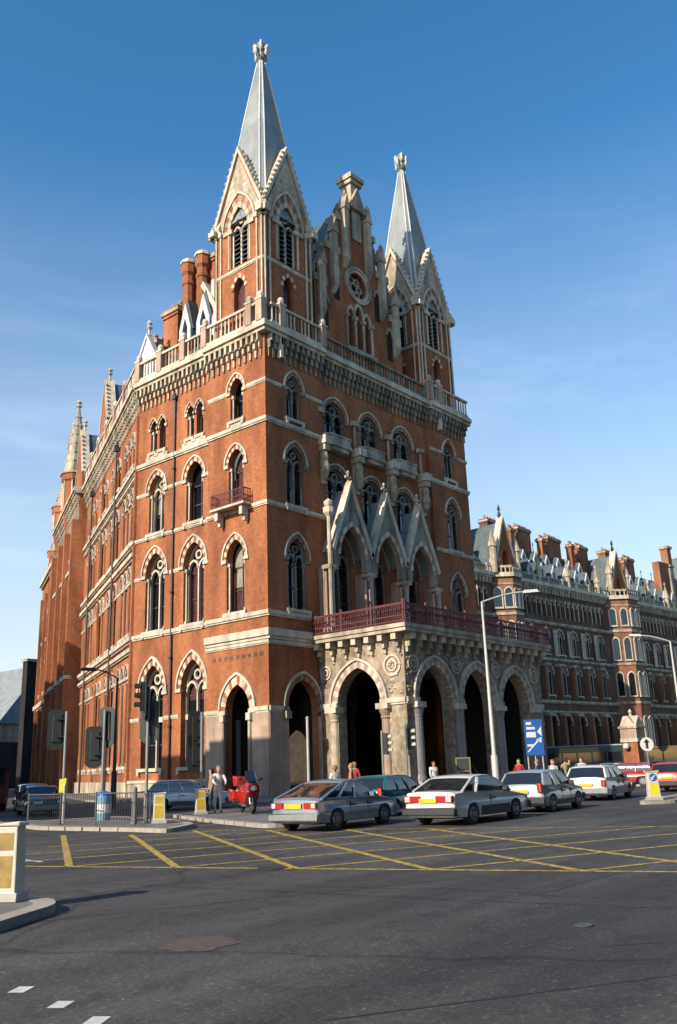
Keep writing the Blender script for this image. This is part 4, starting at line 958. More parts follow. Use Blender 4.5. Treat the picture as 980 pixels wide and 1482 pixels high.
for i_, (x0_, x1_, h_, lb_) in enumerate(((-66, -34, 28, 'dark block added unseen across the main road to cut sky light, westernmost of three'), (-33, 6, 32, 'dark block added unseen across the main road to cut sky light, between its two neighbours'), (7, 60, 30, 'dark block added unseen across the main road to cut sky light, easternmost of three'))):
    block('sky_blocker', x0_, x1_, -84, -62, h_, lb_, m='brick_grime', win=False)  # unseen dark blocks added behind the camera to dim the entrance front
# glazed shed with brick base at far left
t = empty('train_shed', (33, 121, 0), 0, 'low brick shed with pale grey pitched roof at the far end of the side road', 'shed'); B0 = (33, 121, 0)
q = MB(); q.wbox(46, 80, 128, 160, -.2, 9.0, 'brick_grime'); q.wbox(45.9, 80.1, 127.9, 160.1, 9.0, 12.6, 'stone_pink'); q.build('wall', t, B0)
q = MB(); q.prism(Fr((46, 128), (1, 0), (0, 1)), [(4.8, 12.6), (35, 12.6), (14.5, 25)], -.5, 32, 'lead'); q.build('roof', t, B0)

# ================================================================== GROUND
q = MB(); q.add([(-900, -900, 0), (900, -900, 0), (900, 900, 0), (-900, 900, 0)], [(0, 1, 2, 3)], 'asphalt'); setp(q.build('road'), kind='structure')
def pavement(name, pts, h=.12, kw=.28):
    """kerbed slab: kerb ring with paving inside"""
    n = len(pts); q = MB()
    P = [Vector(p) for p in pts]
    area = sum(P[i].x * P[(i + 1) % n].y - P[(i + 1) % n].x * P[i].y for i in range(n))
    if area < 0: P = P[::-1]
    I = []
    for i in range(n):
        a = (P[i] - P[i - 1]).normalized(); b = (P[(i + 1) % n] - P[i]).normalized()
        m_ = Vector((-a.y - b.y, a.x + b.x)); m_.normalize(); k = kw / max(.3, m_.dot(Vector((-a.y, a.x)))); I.append(P[i] + m_ * k)
    for i in range(n):
        j = (i + 1) % n; L = (P[j] - P[i]).length; ns = max(1, round(L / .92))
        for k in range(ns):
            f0, f1 = k / ns + .01, (k + 1) / ns - .01
            o0, o1 = P[i].lerp(P[j], f0), P[i].lerp(P[j], f1); i0, i1 = I[i].lerp(I[j], f0), I[i].lerp(I[j], f1)
            q.hexa([(*o0, 0), (*o1, 0), (*i1, 0), (*i0, 0), (*o0, h), (*o1, h), (*i1, h), (*i0, h)], 'kerb')
    K = q.build(name + '_kerb'); K['kind'] = 'structure'
    q = MB(); tri = tessellate_polygon([[Vector((p.x, p.y, 0)) for p in I]])
    q.add([(*p, h - .006) for p in I], [tuple(t_) for t_ in tri], 'paving'); S = q.build(name); S['kind'] = 'structure'
def rounded(pts, r=.8, n=4):
    out = []; N_ = len(pts)
    for i in range(N_):
        p = Vector(pts[i]); a = Vector(pts[i - 1]); b = Vector(pts[(i + 1) % N_]); ra = min(r, (a - p).length * .4, (b - p).length * .4)
        A = p + (a - p).normalized() * ra; B_ = p + (b - p).normalized() * ra
        for k in range(n + 1): t_ = k / n; out.append(tuple(A * (1 - t_) ** 2 + p * 2 * t_ * (1 - t_) + B_ * t_ * t_))
    return out
pavement('pavement_corner_island', rounded([(-24.7, -13.3), (-24.35, -18.3), (-24.5, -20.2), (-22.3, -18.9), (-20.6, -16.0), (-19.2, -10.2), (-23.3, -9.0)], .7))
pavement('pavement_side_island', rounded([(-18.0, -12.2), (-20.3, -17.2), (-22.2, -22.0), (-20.2, -22.6), (-13.6, -20.6), (-11.6, -13.0)], .7))
pavement('pavement_forecourt', rounded([(-4.2, 14), (-5.6, -4), (-4.6, -15.5), (2, -18.6), (38, -22), (84, -20), (84, 30), (30, 36.5), (20, 60)], 1.5))
pavement('pavement_near_island', rounded([(-36.95, -32.35), (-35.3, -31.4), (-35.0, -30.85), (-35.35, -29.9), (-36.4, -28.6), (-39.5, -28.0), (-41.0, -30.5)], .5, 6))
pavement('pavement_far_island', rounded([(-9.1, -28.3), (-7.9, -29.3), (-5.0, -28.9), (6, -28.0), (6, -27.0), (-6.5, -27.6)], .5))
# yellow box junction
BX = Vector((.53, .85)).normalized(); BY = Vector((.93, -.37)).normalized()
fa, fb = Vector((-32.9, -22.2)), Vector((-27.0, -40.2)); fd = (fb - fa).normalized(); fn = Vector((-fd.y, fd.x)); DEP = 9.6
q = MB(); q.strip([fa, fb], .14, .004, 'yellow_paint'); q.strip([fa + fn * DEP + fd * 2, fb + fn * DEP], .11, .004, 'yellow_paint')
def clipd(p, d, depth, lo=-2, hi=99):
    k = depth / d.dot(fn); return p + d * k
k = 4.05
while k < 19:
    p = fa + fd * k; q.strip([p, p + BX * (DEP * (.85 if k < 9 else 1)) / BX.dot(fn)], .16, .004, 'yellow_paint'); k += 2.5
k = -6.0
while k < 19:
    p = fa + fd * k; e = p + BY * DEP / BY.dot(fn)
    if k < 0:
        t_ = -k / BY.dot(fd); p = p + BY * t_
    if (p - fa).dot(fn) < DEP: q.strip([p, e], .12, .0045, 'yellow_paint')
    k += 2.5
setp(q.build('road_markings'), kind='structure')
q = MB()
for x, y in ((-37.9, -35.0), (-38.0, -35.75), (-38.12, -36.4), (-37.8, -34.2)):
    a = Vector((x, y)); q.strip([a - Vector((.09, .06)), a + Vector((.09, .06))], .14, .004, 'white_paint')
q.strip([(-29.9, -12), (-31.3, -24.5)], .1, .004, 'white_paint'); setp(q.build('lane_dots'), kind='structure')
def patch(name, c, r, m, label, cat='manhole cover'):
    q = MB(); q.lathe((c[0], c[1], .0), [(r, .004), (r, .012), (r * .86, .013), (r * .84, .009), (0.01, .009)], m, 20, cap=False)
    o = q.build(name, None, (c[0], c[1], 0)); setp(o, label, cat); return o
q = MB()
def blob(c, rx, ry, z, m, n=26, jit=.12, rot=0, seed=1):
    rr = random.Random(seed); pts = []
    for i in range(n):
        a = 2 * PI * i / n; k = 1 + rr.uniform(-jit, jit); x, y = rx * math.cos(a) * k, ry * math.sin(a) * k
        pts.append((c[0] + x * math.cos(rot) - y * math.sin(rot), c[1] + x * math.sin(rot) + y * math.cos(rot), z))
    q.add(pts, [tuple(range(n))], m)
blob((-35.75, -34.75), .42, .4, .004, 'rust_cover'); setp(q.build('road_patch'), kind='structure')
mat('seal', (.035, .034, .034), .6, .2, 8)
def wiggle(a, b, n, j, sd):
    rr = random.Random(sd); a, b = Vector(a), Vector(b); d = (b - a).normalized(); nn = Vector((-d.y, d.x)); off = 0; out = []
    for i in range(n + 1): off += rr.uniform(-j, j); out.append(a.lerp(b, i / n) + nn * off)
    return out
q = MB()
for a_, b_, n_, j_, w_, sd in (((-37.2, -37.8), (-31, -41.5), 30, .008, .03, 1), ((-31.2, -36.2), (-28.6, -36.2), 14, .05, .03, 2), ((-33.9, -38.3), (-33.4, -38.7), 3, .01, .04, 3), ((-38.5, -30.5), (-29.5, -34.5), 40, .03, .018, 4), ((-33.5, -27.0), (-31.5, -38.5), 40, .03, .018, 5), ((-30, -24), (-12, -31), 50, .04, .04, 6)):
    q.strip(wiggle(a_, b_, n_, j_, sd), w_, .003, 'seal')
setp(q.build('road_seams'), kind='structure')
patch('manhole_cover', (-32.95, -37.7), .1, 'blue_cover', 'small blue-grey round cover set in the open road near the right edge', 'cover')
patch('manhole_cover', (-30.2, -30.3), .28, 'iron_dark', 'dark round iron cover just in front of the yellow box lines', 'cover')

# ================================================================== VEHICLES
def car(name, loc, rz, paint, label, spec, cat='car', group=None, scale=1.06, plate=True, rearlamp='lamp_red', trim='car_trim'):
    """spec: L,W,H, zb (belt), body top outline [(x,z)...] rear to front, glass (xr0,xr1,xf1,xf0), wb, pillars"""
    L, W, H = spec['L'], spec['W'], spec['H']; w = W / 2; wb = spec.get('wb', L * .59); wr = .3; xo = spec.get('xo', 0)
    root = empty(name, loc, rz, label, cat, group); root.scale = (scale, scale, scale * .93)
    xf, xb = wb / 2 + xo, -wb / 2 + xo
    top = spec['top']
    def archp(cx, r=.37): return [(cx + r * math.cos(PI * i / 8), .26 + r * math.sin(PI * i / 8) * .98 + .04) for i in range(9)]
    out = [(-L / 2 + .06, .24)] + [(-L / 2, .34), (-L / 2 + .0, .52)] + top + [(L / 2, .5), (L / 2, .36), (L / 2 - .08, .22)]
    out += [(xf + .37, .22)] + archp(xf) + [(xf - .37, .22), (xb + .37, .22)] + archp(xb) + [(xb - .37, .22)]
    body = MB(); n = len(out); cx0 = 0; cz0 = .55
    secs = []; m_ = len(top) + 2
    for y, k, cr in ((-w, .06, 0), (-w + .035, .02, 0), (-w + .11, 0, .006), (-w * .5, 0, .03), (0, 0, .038), (w * .5, 0, .03), (w - .11, 0, .006), (w - .035, .02, 0), (w, .06, 0)):
        ring = []
        for i_, (x, z) in enumerate(out):
            tw = max(0, min(1, (z - .55) / .45)); yy = y * (1 - .035 * tw) * (1 - .02 * max(0, .45 - z) / .2)
            end = max(0, abs(x) / (L / 2) - .8) / .2; yy *= 1 - .08 * end * end
            zz = z - (k * .6 if z > .6 else -k * .2 if z < .3 else 0) + (cr if 2 < i_ < m_ else 0); xx = x * (1 - k * .25) - (.05 * (abs(y) / w) ** 3 * (1 if x > 0 else -1) if abs(x) > L * .42 else 0)
            ring.append((xx, yy, zz))
        secs.append(ring)
    ns_ = len(secs); vs = [v for r_ in secs for v in r_]; fs = []
    for k in range(ns_ - 1): fs += [(k * n + i, k * n + (i + 1) % n, (k + 1) * n + (i + 1) % n, (k + 1) * n + i) for i in range(n)]
    tri = tessellate_polygon([[Vector((x, z, 0)) for x, z in out]])
    fs += [tuple(t_) for t_ in tri] + [tuple(i + (ns_ - 1) * n for i in t_) for t_ in tri]
    body.add(vs, fs, paint)
    B = body.build('body', root, None, smooth=True)
    q = MB(); q.wbox(-L / 2 + .25, L / 2 - .25, -w + .22, w - .22, .2, .62, 'interior'); q.build('underbody', root)
    # greenhouse: glass frustum with painted pillars and roof
    r0, r1, f1, f0 = spec['glass']; zb = spec['zb']; zr = spec.get('zrb', zb); yb, yt = w - .07, w - .2
    pts = [(r0, zr)] + [(r0 + (r1 - r0) * k, zr + (H - .1 - zr) * k ** .93) for k in (.35, .7)] + [(r1 - .04, H - .1), (r1 + .05, H - .05), (r1 + .2, H - .018), ((r1 + f1) / 2, H + .004), (f1 - .2, H - .016), (f1 - .04, H - .05), (f1 + .05, H - .1)] + [(f1 + (f0 - f1) * k, H - .1 - (H - .1 - zb) * k ** 1.08) for k in (.35, .7)] + [(f0, zb)]
    def cabin(sel, m, nm, out_=0, cr_=1):
        q = MB(); vs = []
        for x, z in sel:
            h_ = max(0, min(1, (z - zb) / (H - zb))); hw_ = yb + (yt - yb) * h_ ** 1.5 + out_
            roof_ = 1 if z > H - .11 else .5
            for yy, dz in ((-1, 0), (-.96, .012), (-.82, .03), (-.4, .042), (0, .046), (.4, .042), (.82, .03), (.96, .012), (1, 0)): vs.append((x, yy * hw_, z + dz * roof_ * cr_ + out_ * .5))
        k9 = len(sel); fs = []
        for a in range(k9 - 1): fs += [(a * 9 + b, a * 9 + b + 1, (a + 1) * 9 + b + 1, (a + 1) * 9 + b) for b in range(8)]
        q.add(vs, fs, m); return q, vs
    q, vs_ = cabin(pts, 'car_glass', 'g')
    k9 = len(pts)
    for sd_ in (0, 8): tri_ = tessellate_polygon([[Vector((pts[a][0], pts[a][1], 0)) for a in range(k9)]]); q.add([vs_[a * 9 + sd_] for a in range(k9)], [tuple(t_) for t_ in tri_], 'car_glass')
    G = q.build('windows', root, smooth=True)
    q, _ = cabin(pts[3:10], paint, 'r', .008); q.build('roof', root, smooth=True)
    q = MB()
    def bar(a, b, r=.035, m=paint): q.tube(a, b, r, r * .85, m, 6)
    for sg in (-1, 1):
        yb_, yt_ = sg * (yb + .012), sg * (yt + .012)
        bar((r0, yb_, zr), (r1 - .03, yt_ + sg * .01, H - .08), spec.get('cp', .05) * .8); bar((f0, yb_, zb), (f1 + .03, yt_ + sg * .01, H - .08), .03); bar((r1 - .03, yt_, H - .085), (f1 + .03, yt_, H - .085), .026)
        bar((r0, yb_, zr), (f0, yb_, zb), .022, trim)
        for t_, rad in spec['pillars']:
            xb_ = r0 + (f0 - r0) * t_; xt_ = r1 + (f1 - r1) * t_; bar((xb_, yb_ + sg * .004, zb), ((xb_ + xt_) / 2, (yb_ * .62 + yt_ * .38) + sg * .012, (zb + H) / 2), rad); bar(((xb_ + xt_) / 2, (yb_ * .62 + yt_ * .38) + sg * .012, (zb + H) / 2), (xt_ + (.05 if t_ > .5 else 0), yt_, H - .07), rad)
    q.build('pillars', root)
    for sg in (-1, 1):
        q = MB(); q.wbox(f0 - .5, f0 - .36, *sorted((sg * (w - .06), sg * (w + .1))), zb + .0, zb + .14, trim if spec.get('tm') else paint); q.build('mirror', root, bevel=.02)
    # wheels
    for x in (xf, xb):
        for sg in (-1, 1):
            q = MB(); q.tube((x, sg * (w - .21), .3), (x, sg * (w - .02), .3), .3, .3, 'rubber', 20); Wl = q.build('wheel', root)
            q = MB(); y = sg * (w - .02)
            q.tube((x, y - sg * .01, .3), (x, y + sg * .012, .3), .2, .19, 'rim', 16); q.tube((x, y, .3), (x, y + sg * .03, .3), .06, .05, 'rim', 8)
            for i in range(8):
                a = i * PI / 4; q.tube((x + .09 * math.cos(a), y + sg * .013, .3 + .09 * math.sin(a)), (x + .17 * math.cos(a), y + sg * .013, .3 + .17 * math.sin(a)), .022, .022, 'car_trim', 4)
            q.build('hub_cap', Wl)
    # bumpers, side strip, lights, plates
    ms = spec.get('bump', trim)
    for nm, x0, x1 in (('rear_bumper', -L / 2 - .07, -L / 2 + .14), ('front_bumper', L / 2 - .14, L / 2 + .07)):
        q = MB(); q.wbox(x0, x1, -w + .02, w - .02, .3, .5, ms); q.build(nm, root, bevel=.03)
    for sg in (-1, 1): q = MB(); q.wbox(xb + .42, xf - .42, *sorted((sg * (w - .02), sg * (w + .015))), .24, spec.get('strip', .4), ms); q.build('side_strip', root)
    zt0, zt1, lw = spec.get('lamp', (.62, .8, .42))
    for sg in (-1, 1):
        q = MB(); q.wbox(-L / 2 - .02, -L / 2 + .1, *sorted((sg * (w - .1 - lw), sg * (w - .09))), zt0, zt1, rearlamp)
        q.wbox(-L / 2 - .024, -L / 2 - .015, *sorted((sg * (w - .1 - lw * .35), sg * (w - .12))), zt0 + .02, zt1 - .02, 'lamp_white' if spec.get('rev') else 'lamp_amber'); q.build('tail_light', root)
        q = MB(); q.wbox(L / 2 - .1, L / 2 + .015, *sorted((sg * (w - .5), sg * (w - .12))), .56, .7, 'lamp_white'); q.build('headlight', root)
    if plate:
        q = MB(); q.wbox(-L / 2 - .035, -L / 2 + .05, -.27, .27, *spec.get('plz', (.64, .77)), 'plate_yellow'); q.build('number_plate', root)
    q = MB()
    for sg in (-1, 1):
        for x in spec.get('doors', (-.1,)): q.wbox(x - .007, x + .007, *sorted((sg * (w - .03), sg * (w + .002))), .32, zb - .08, 'car_trim'); q.wbox(x + .1, x + .26, *sorted((sg * (w - .02), sg * (w + .02))), zb - .2, zb - .16, 'car_trim')
    q.build('door_gaps', B)
    for dx in (f0 - .7, r1 + .5):
        pass
    q = MB(); q.tube((f1 - .05, -.25, H), (f1 - .45, -.25, H + .35), .008, .004, 'car_trim', 4); q.build('aerial', root)
    return root
HATCH = dict(L=4.2, W=1.66, H=1.36, zb=.86, zrb=.88, top=[(-2.08, .84), (-1.98, .9), (-1.6, .92), (.55, .9), (1.0, .88), (1.95, .74), (2.08, .62)], glass=(-1.9, -.72, .28, 1.0), wb=2.5, pillars=((.26, .05), (.56, .035)), rev=True, doors=(-.55, .35), cp=.06, lamp=(.64, .8, .38), bump='metal_grey', xo=.02)
COUPE = dict(L=4.5, W=1.7, H=1.36, zb=.88, zrb=.95, top=[(-2.22, .82), (-2.18, .92), (-1.7, .95), (.5, .9), (1.0, .87), (2.1, .72), (2.22, .62)], glass=(-1.75, -1.0, .3, 1.05), wb=2.52, pillars=((.24, .07),), rev=True, doors=(-.25,), cp=.05, lamp=(.66, .84, .5), strip=.5, bump='car_trim', tm=1)
HBACK = dict(L=3.9, W=1.62, H=1.38, zb=.86, zrb=.9, top=[(-1.9, .86), (-1.86, .92), (-1.6, .92), (.5, .9), (.9, .87), (1.8, .75), (1.92, .64)], glass=(-1.84, -1.5, .2, .95), wb=2.4, pillars=((.36, .05), (.62, .035)), doors=(-.35, .45), cp=.06, lamp=(.68, .98, .14), tm=1)
ESTATE = dict(L=4.5, W=1.7, H=1.42, zb=.9, zrb=.92, top=[(-2.2, .84), (-2.18, .93), (-1.8, .94), (.5, .92), (1.0, .89), (2.1, .76), (2.22, .64)], glass=(-2.14, -1.8, .25, 1.0), wb=2.6, pillars=((.3, .04), (.58, .035)), doors=(-.45, .4), cp=.06, lamp=(.6, .85, .14), plz=(.6, .72), tm=1)
H0 = R(7.2)
car('hatchback_car', (-21.05, -23.95, 0), R(7), 'paint_silverblue', 'silver blue hatchback with sloping rear window, standing leftmost in the traffic queue', HATCH)
car('coupe_car', (-18.05, -26.75, 0), R(3), 'paint_white', 'white coupe with wide red rear lights, between the silver blue hatchback and the silver hatchback', COUPE)
car('silver_hatchback_car', (-12.25, -26.15, 0), R(7), 'paint_silver', 'silver and dark blue hatchback with upright tail, directly ahead of the white coupe', HBACK)
car('estate_car', (-3.9, -24.5, 0), R(10), 'paint_white', 'white estate car with roof rails and grey flanks, just left of the arrow bollard', dict(ESTATE, strip=.55, bump='metal_grey'))
car('teal_car', (-15.0, -21.4, 0), R(8), 'paint_teal', 'dark teal saloon half hidden behind the silver blue hatchback', HBACK, plate=False)
car('red_car', (4.6, -24.6, 0), R(10), 'paint_red', 'bright red car cut off by the right edge behind the bollard', HBACK)
car('small_red_car', (12.6, -18.4, 0), R(100), 'paint_red', 'small dark red car parked in front of the brick gate pier', HBACK, plate=False)
car('pale_blue_car', (-11.9, -6.2, 0), R(310), 'paint_pale', 'pale blue hatchback parked by the corner doorway, behind the yellow bollards', HBACK)
car('dark_car', (-17.2, -1.2, 0), R(250), 'paint_darkblue', 'dark blue car in the shade at the left edge', HATCH)
car('dark_blue_van_car', (-13.6, 5.5, 0), R(245), 'paint_blue', 'mid blue car standing further back in the shaded side road', ESTATE, plate=False)
# roof rails on the estate
q = MB()
for sg in (-1, 1):
    q.tube((-1.6, sg * .52, 1.5), (.1, sg * .52, 1.5), .018, .018, 'chrome', 6)
    for x in (-1.5, 0): q.tube((x, sg * .52, 1.42), (x, sg * .52, 1.5), .015, .015, 'chrome', 6)
es = [o for o in bpy.data.objects if o.name.startswith('estate_car')][0]; q.build('roof_rail', es)

def coach(name, loc, rz, L, H, paint, label, stripe='lead_white', cat='coach', decks=1, word=None):
    root = empty(name, loc, rz, label, cat); w = 1.25
    q = MB(); q.wbox(-L / 2, L / 2, -w, w, .35, H - .02, paint); B = q.build('body', root, bevel=.14)
    q = MB(); q.wbox(-L / 2 + .3, L / 2 - .3, -w + .15, w - .15, H - .05, H + .05, stripe); q.build('roof', root, bevel=.04)
    for d in range(decks):
        z = 1.35 + d * 1.95
        for sg in (-1, 1):
            x = -L / 2 + .5
            while x + 1.3 < L / 2 - .2:
                q = MB(); q.wbox(x, x + 1.25, *sorted((sg * (w - .02), sg * (w + .012))), z, z + .95, 'car_glass'); q.build('window', root); x += 1.42
        for sg in (-1, 1):
            q = MB(); q.wbox(*sorted((sg * (L / 2 - .03), sg * (L / 2 + .012))), -w + .18, w - .18, z - .1, z + 1.0, 'car_glass'); q.build('windscreen', root)
    q = MB()
    for sg in (-1, 1): q.wbox(-L / 2 + .2, L / 2 - .2, *sorted((sg * (w - .02), sg * (w + .015))), 1.12, 1.2, stripe)
    q.build('waist_stripe', root)
    for x in (-L * .32, L * .34):
        for sg in (-1, 1):
            q = MB(); q.tube((x, sg * (w - .3), .48), (x, sg * (w + .02), .48), .48, .48, 'rubber', 18); W_ = q.build('wheel', root)
            q = MB(); q.tube((x, sg * (w + .0), .48), (x, sg * (w + .035), .48), .26, .24, 'metal_grey', 14); q.build('hub_cap', W_)
    for sg in (-1, 1):
        q = MB(); q.wbox(L / 2 - .03, L / 2 + .03, *sorted((sg * .75, sg * 1.05)), .6, .8, 'lamp_white'); q.build('headlight', root)
    return root
coach('coach', (42.2, .0, 0), math.atan2(-9.6, 4.84), 10.8, 2.95, 'coach_green', 'long dark green coach parked across the forecourt behind the gate pier')
coach('red_van', (-14.6, 9.5, 0), R(65), 4.8, 2.1, 'bus_red', 'dark red van in the shaded side road at the left edge', stripe='bus_red', cat='van')
coach('blue_van', (19.5, -18.6, 0), R(15), 4.6, 2.2, 'paint_darkblue', 'dark blue van behind the round white sign near the right edge', cat='van')

# motorcycle
def motorcycle(loc, rz):
    root = empty('motorcycle', loc, rz, 'red touring motorcycle with top box, parked beside the person in white', 'motorcycle'); root.scale = (1.12,) * 3
    for x in (-.72, .74):
        q = MB()
        for i in range(20):
            a0, a1 = 2 * PI * i / 20, 2 * PI * (i + 1) / 20; q.tube((x + .27 * math.cos(a0), 0, .32 + .27 * math.sin(a0)), (x + .27 * math.cos(a1), 0, .32 + .27 * math.sin(a1)), .055, .055, 'rubber', 8)
        W_ = q.build('wheel', root, smooth=True)
        q = MB(); q.tube((x, -.05, .32), (x, .05, .32), .06, .06, 'rim', 10)
        for i in range(10): a = PI * i / 5; q.tube((x, 0, .32), (x + .22 * math.cos(a), 0, .32 + .22 * math.sin(a)), .014, .014, 'rim', 5)
        q.tube((x, .07, .32), (x, .075, .32), .14, .14, 'chrome', 14); q.build('rim', W_)
    q = MB(); pr = [(-.95, .72), (-.8, .86), (-.3, .84), (0, .98), (.38, 1.0), (.62, 1.08), (.8, .98), (.84, .72), (.6, .45), (.42, .28), (-.1, .26), (-.35, .4), (-.6, .62)]
    n = len(pr); vs = []
    for y, k in ((-.2, .86), (-.13, 1), (.13, 1), (.2, .86)): vs += [(.0 + (x) * (.6 + .4 * k), y * (1 if x < 0 else 1.15), .65 + (z - .65) * k) for x, z in pr]
    fs = []
    for k in range(3): fs += [(k * n + i, k * n + (i + 1) % n, (k + 1) * n + (i + 1) % n, (k + 1) * n + i) for i in range(n)]
    tri = tessellate_polygon([[Vector((x, z, 0)) for x, z in pr]]); fs += [tuple(t_) for t_ in tri] + [tuple(i + 3 * n for i in t_) for t_ in tri]
    q.add(vs, fs, 'paint_red'); q.build('fairing', root, smooth=True)
    q = MB(); q.hexa([Vector(p) for p in ((-.85, -.16, .84), (-.02, -.12, .86), (-.02, .12, .86), (-.85, .16, .84), (-.8, -.12, .97), (-.1, -.1, .93), (-.1, .1, .93), (-.8, .12, .97))], 'car_trim'); q.build('seat', root, bevel=.03)
    q = MB(); q.wbox(-1.15, -.82, -.2, .2, .92, 1.22, 'paint_red'); q.build('top_box', root, bevel=.05)
    for sg in (-1, 1):
        q = MB(); q.wbox(-.98, -.5, *sorted((sg * .2, sg * .4)), .45, .78, 'paint_red'); q.build('pannier', root, bevel=.05)
    q = MB(); q.hexa([Vector(p) for p in ((.6, -.22, 1.02), (.78, -.14, .98), (.78, .14, .98), (.6, .22, 1.02), (.36, -.19, 1.42), (.44, -.12, 1.42), (.44, .12, 1.42), (.36, .19, 1.42))], 'car_glass'); q.build('windscreen', root)
    q = MB(); q.lathe((.86, 0, .84), [(.02, -.09), (.1, -.05), (.1, .05), (.02, .09)], 'lamp_white', 10); q.build('headlight', root)
    for sg in (-1, 1):
        q = MB(); q.tube((.45, sg * .1, 1.02), (.32, sg * .38, 1.08), .018, .018, 'car_trim', 6); q.tube((.5, sg * .3, 1.15), (.5, sg * .42, 1.18), .06, .06, 'car_trim', 8); q.build('handlebar', root)
        q = MB(); q.tube((.1, sg * .22, .3), (-.95, sg * .26, .36), .045, .06, 'chrome', 8); q.build('exhaust', root)
        q = MB(); q.tube((.74, sg * .1, .32), (.5, sg * .08, .95), .03, .03, 'chrome', 6); q.build('fork', root)
    q = MB(); q.wbox(-.2, .3, -.18, .18, .25, .6, 'metal_grey'); q.build('engine', root, bevel=.03)
    q = MB(); q.tube((-.1, .1, .3), (-.15, .35, .0), .015, .015, 'chrome', 5); q.build('side_stand', root)
    return root
motorcycle((-17.0, -15.75, .12), math.atan2(-2.2, -1.2))

# ================================================================== PEOPLE
def person(loc, rz, label, top, legs, hair='hair_dark', H=1.74, pose='stand', group=None, skirt=False, zoff=0):
    s = H / 1.74
    J = {}; E = []
    def j(n, p, r, par=None):
        J[n] = (Vector(p) * s, r * s)
        if par: E.append((par, n))
    st = .12 if pose == 'stand' else .3
    lean = {'stand': 0, 'walk': .05, 'lean': .28}[pose]
    j('pelvis', (0, 0, .95), (.15)); j('waist', (lean * .25, 0, 1.1), .13, 'pelvis'); j('chest', (lean * .6, 0, 1.32), .155, 'waist'); j('neck', (lean * .9, 0, 1.47), .062, 'chest')
    j('head0', (lean + .01, 0, 1.56), .075, 'neck'); j('head1', (lean + .015, 0, 1.65), .098, 'head0'); j('crown', (lean + .0, 0, 1.70), .075, 'head1'); j('nose', (lean + .105, 0, 1.61), .018, 'head0')
    for sg, nm in ((1, 'l'), (-1, 'r')):
        fx = {'stand': .03 * sg, 'walk': .28 * sg, 'lean': .05 * sg}[pose]
        j('hip' + nm, (0, .09 * sg, .88), .105, 'pelvis'); j('knee' + nm, (fx * .5 + .03, .1 * sg, .49), .065, 'hip' + nm); j('ank' + nm, (fx, .1 * sg, .09), .042, 'knee' + nm); j('toe' + nm, (fx + .17, .12 * sg, .035), .036, 'ank' + nm)
        j('sh' + nm, (lean * .7, .185 * sg, 1.40), .07, 'chest')
        if pose == 'lean': a, b, c = (lean + .14, .25 * sg, 1.18), (lean + .36, .2 * sg, 1.08), (lean + .44, .18 * sg, 1.07)
        else: a, b, c = (-.02 - fx * .3, .25 * sg, 1.13), (.07 - fx * .5, .25 * sg, .88), (.1 - fx * .55, .25 * sg, .8)
        j('elb' + nm, a, .048, 'sh' + nm); j('wri' + nm, b, .032, 'elb' + nm); j('hand' + nm, c, .036, 'wri' + nm)
    names = list(J); idx = {n: i for i, n in enumerate(names)}
    me = bpy.data.meshes.new('person_skeleton'); me.from_pydata([J[n][0] for n in names], [(idx[a], idx[b]) for a, b in E], [])
    tmp = bpy.data.objects.new('tmp_person', me); COL.objects.link(tmp)
    md = tmp.modifiers.new('skin', 'SKIN'); sv = me.skin_vertices[0].data
    for n in names: sv[idx[n]].radius = (J[n][1], J[n][1] * (1.0 if n not in ('chest', 'pelvis', 'waist') else 1.0))
    sv[0].use_root = True
    tmp.modifiers.new('sub', 'SUBSURF').levels = 1
    dg = bpy.context.evaluated_depsgraph_get(); ev = tmp.evaluated_get(dg)
    body = bpy.data.meshes.new_from_object(ev); bpy.data.objects.remove(tmp)
    root = empty('person', loc, rz, label, 'person', group)
    body.materials.clear()
    for m in ('skin', top, legs, 'cloth_dark'): body.materials.append(MATS[m])
    wl = [J['wril'][0], J['wrir'][0]]
    for p in body.polygons:
        c = p.center; p.use_smooth = True
        if c.z > 1.45 * s and abs(c.y) < .15: k = 0
        elif min((c - a).length for a in wl) < .07 * s or (c.z < wl[0].z and abs(c.y) > .2 * s and c.z > .7 * s and pose != 'lean'): k = 0
        elif c.z > .92 * s: k = 1
        elif c.z > .09 * s: k = 2
        else: k = 3
        p.material_index = k
    ob = bpy.data.objects.new('body', body); COL.objects.link(ob); ob.parent = root
    q = MB(); hx = (lean + .0) * s
    q.lathe((hx - .02, 0, 0), [(.075 * s, 1.545 * s), (.108 * s, 1.6 * s), (.115 * s, 1.66 * s), (.095 * s, 1.73 * s), (.04 * s, 1.765 * s)], hair, 12)
    hb = q.build('hair', root, smooth=True)
    for v in hb.data.vertices:
        if v.co.x > hx + .03 and v.co.z < 1.69 * s: v.co.x = hx + .03
    q = MB()
    for sg in (-1, 1): q.lathe((hx + .103 * s, .035 * s * sg, 1.635 * s), [(.002, -.008), (.01, 0), (.002, .008)], 'cloth_dark', 6)
    q.wbox(hx + .085 * s, hx + .1 * s, -.025 * s, .025 * s, 1.565 * s, 1.572 * s, 'lamp_red'); q.build('face', root)
    for sg, a in (('l', 1), ('r', -1)):
        q = MB(); W_, Hd = J['wri' + sg][0], J['hand' + sg][0]; d = (Hd - W_).normalized(); sd_ = Vector((0, a, 0))
        for k in range(4): b0 = Hd + Vector((.028 - .018 * k, 0, 0)) * s; q.tube(b0, b0 + d * (.075 - .006 * abs(k - 1.2)) * s + Vector((.012, -.008 * a, 0)), .009 * s, .006 * s, 'skin', 5)
        q.tube(Hd + Vector((.03, 0, .02)) * s, Hd + Vector((.055, 0, -.03)) * s, .01 * s, .007 * s, 'skin', 5); q.build('fingers', root)
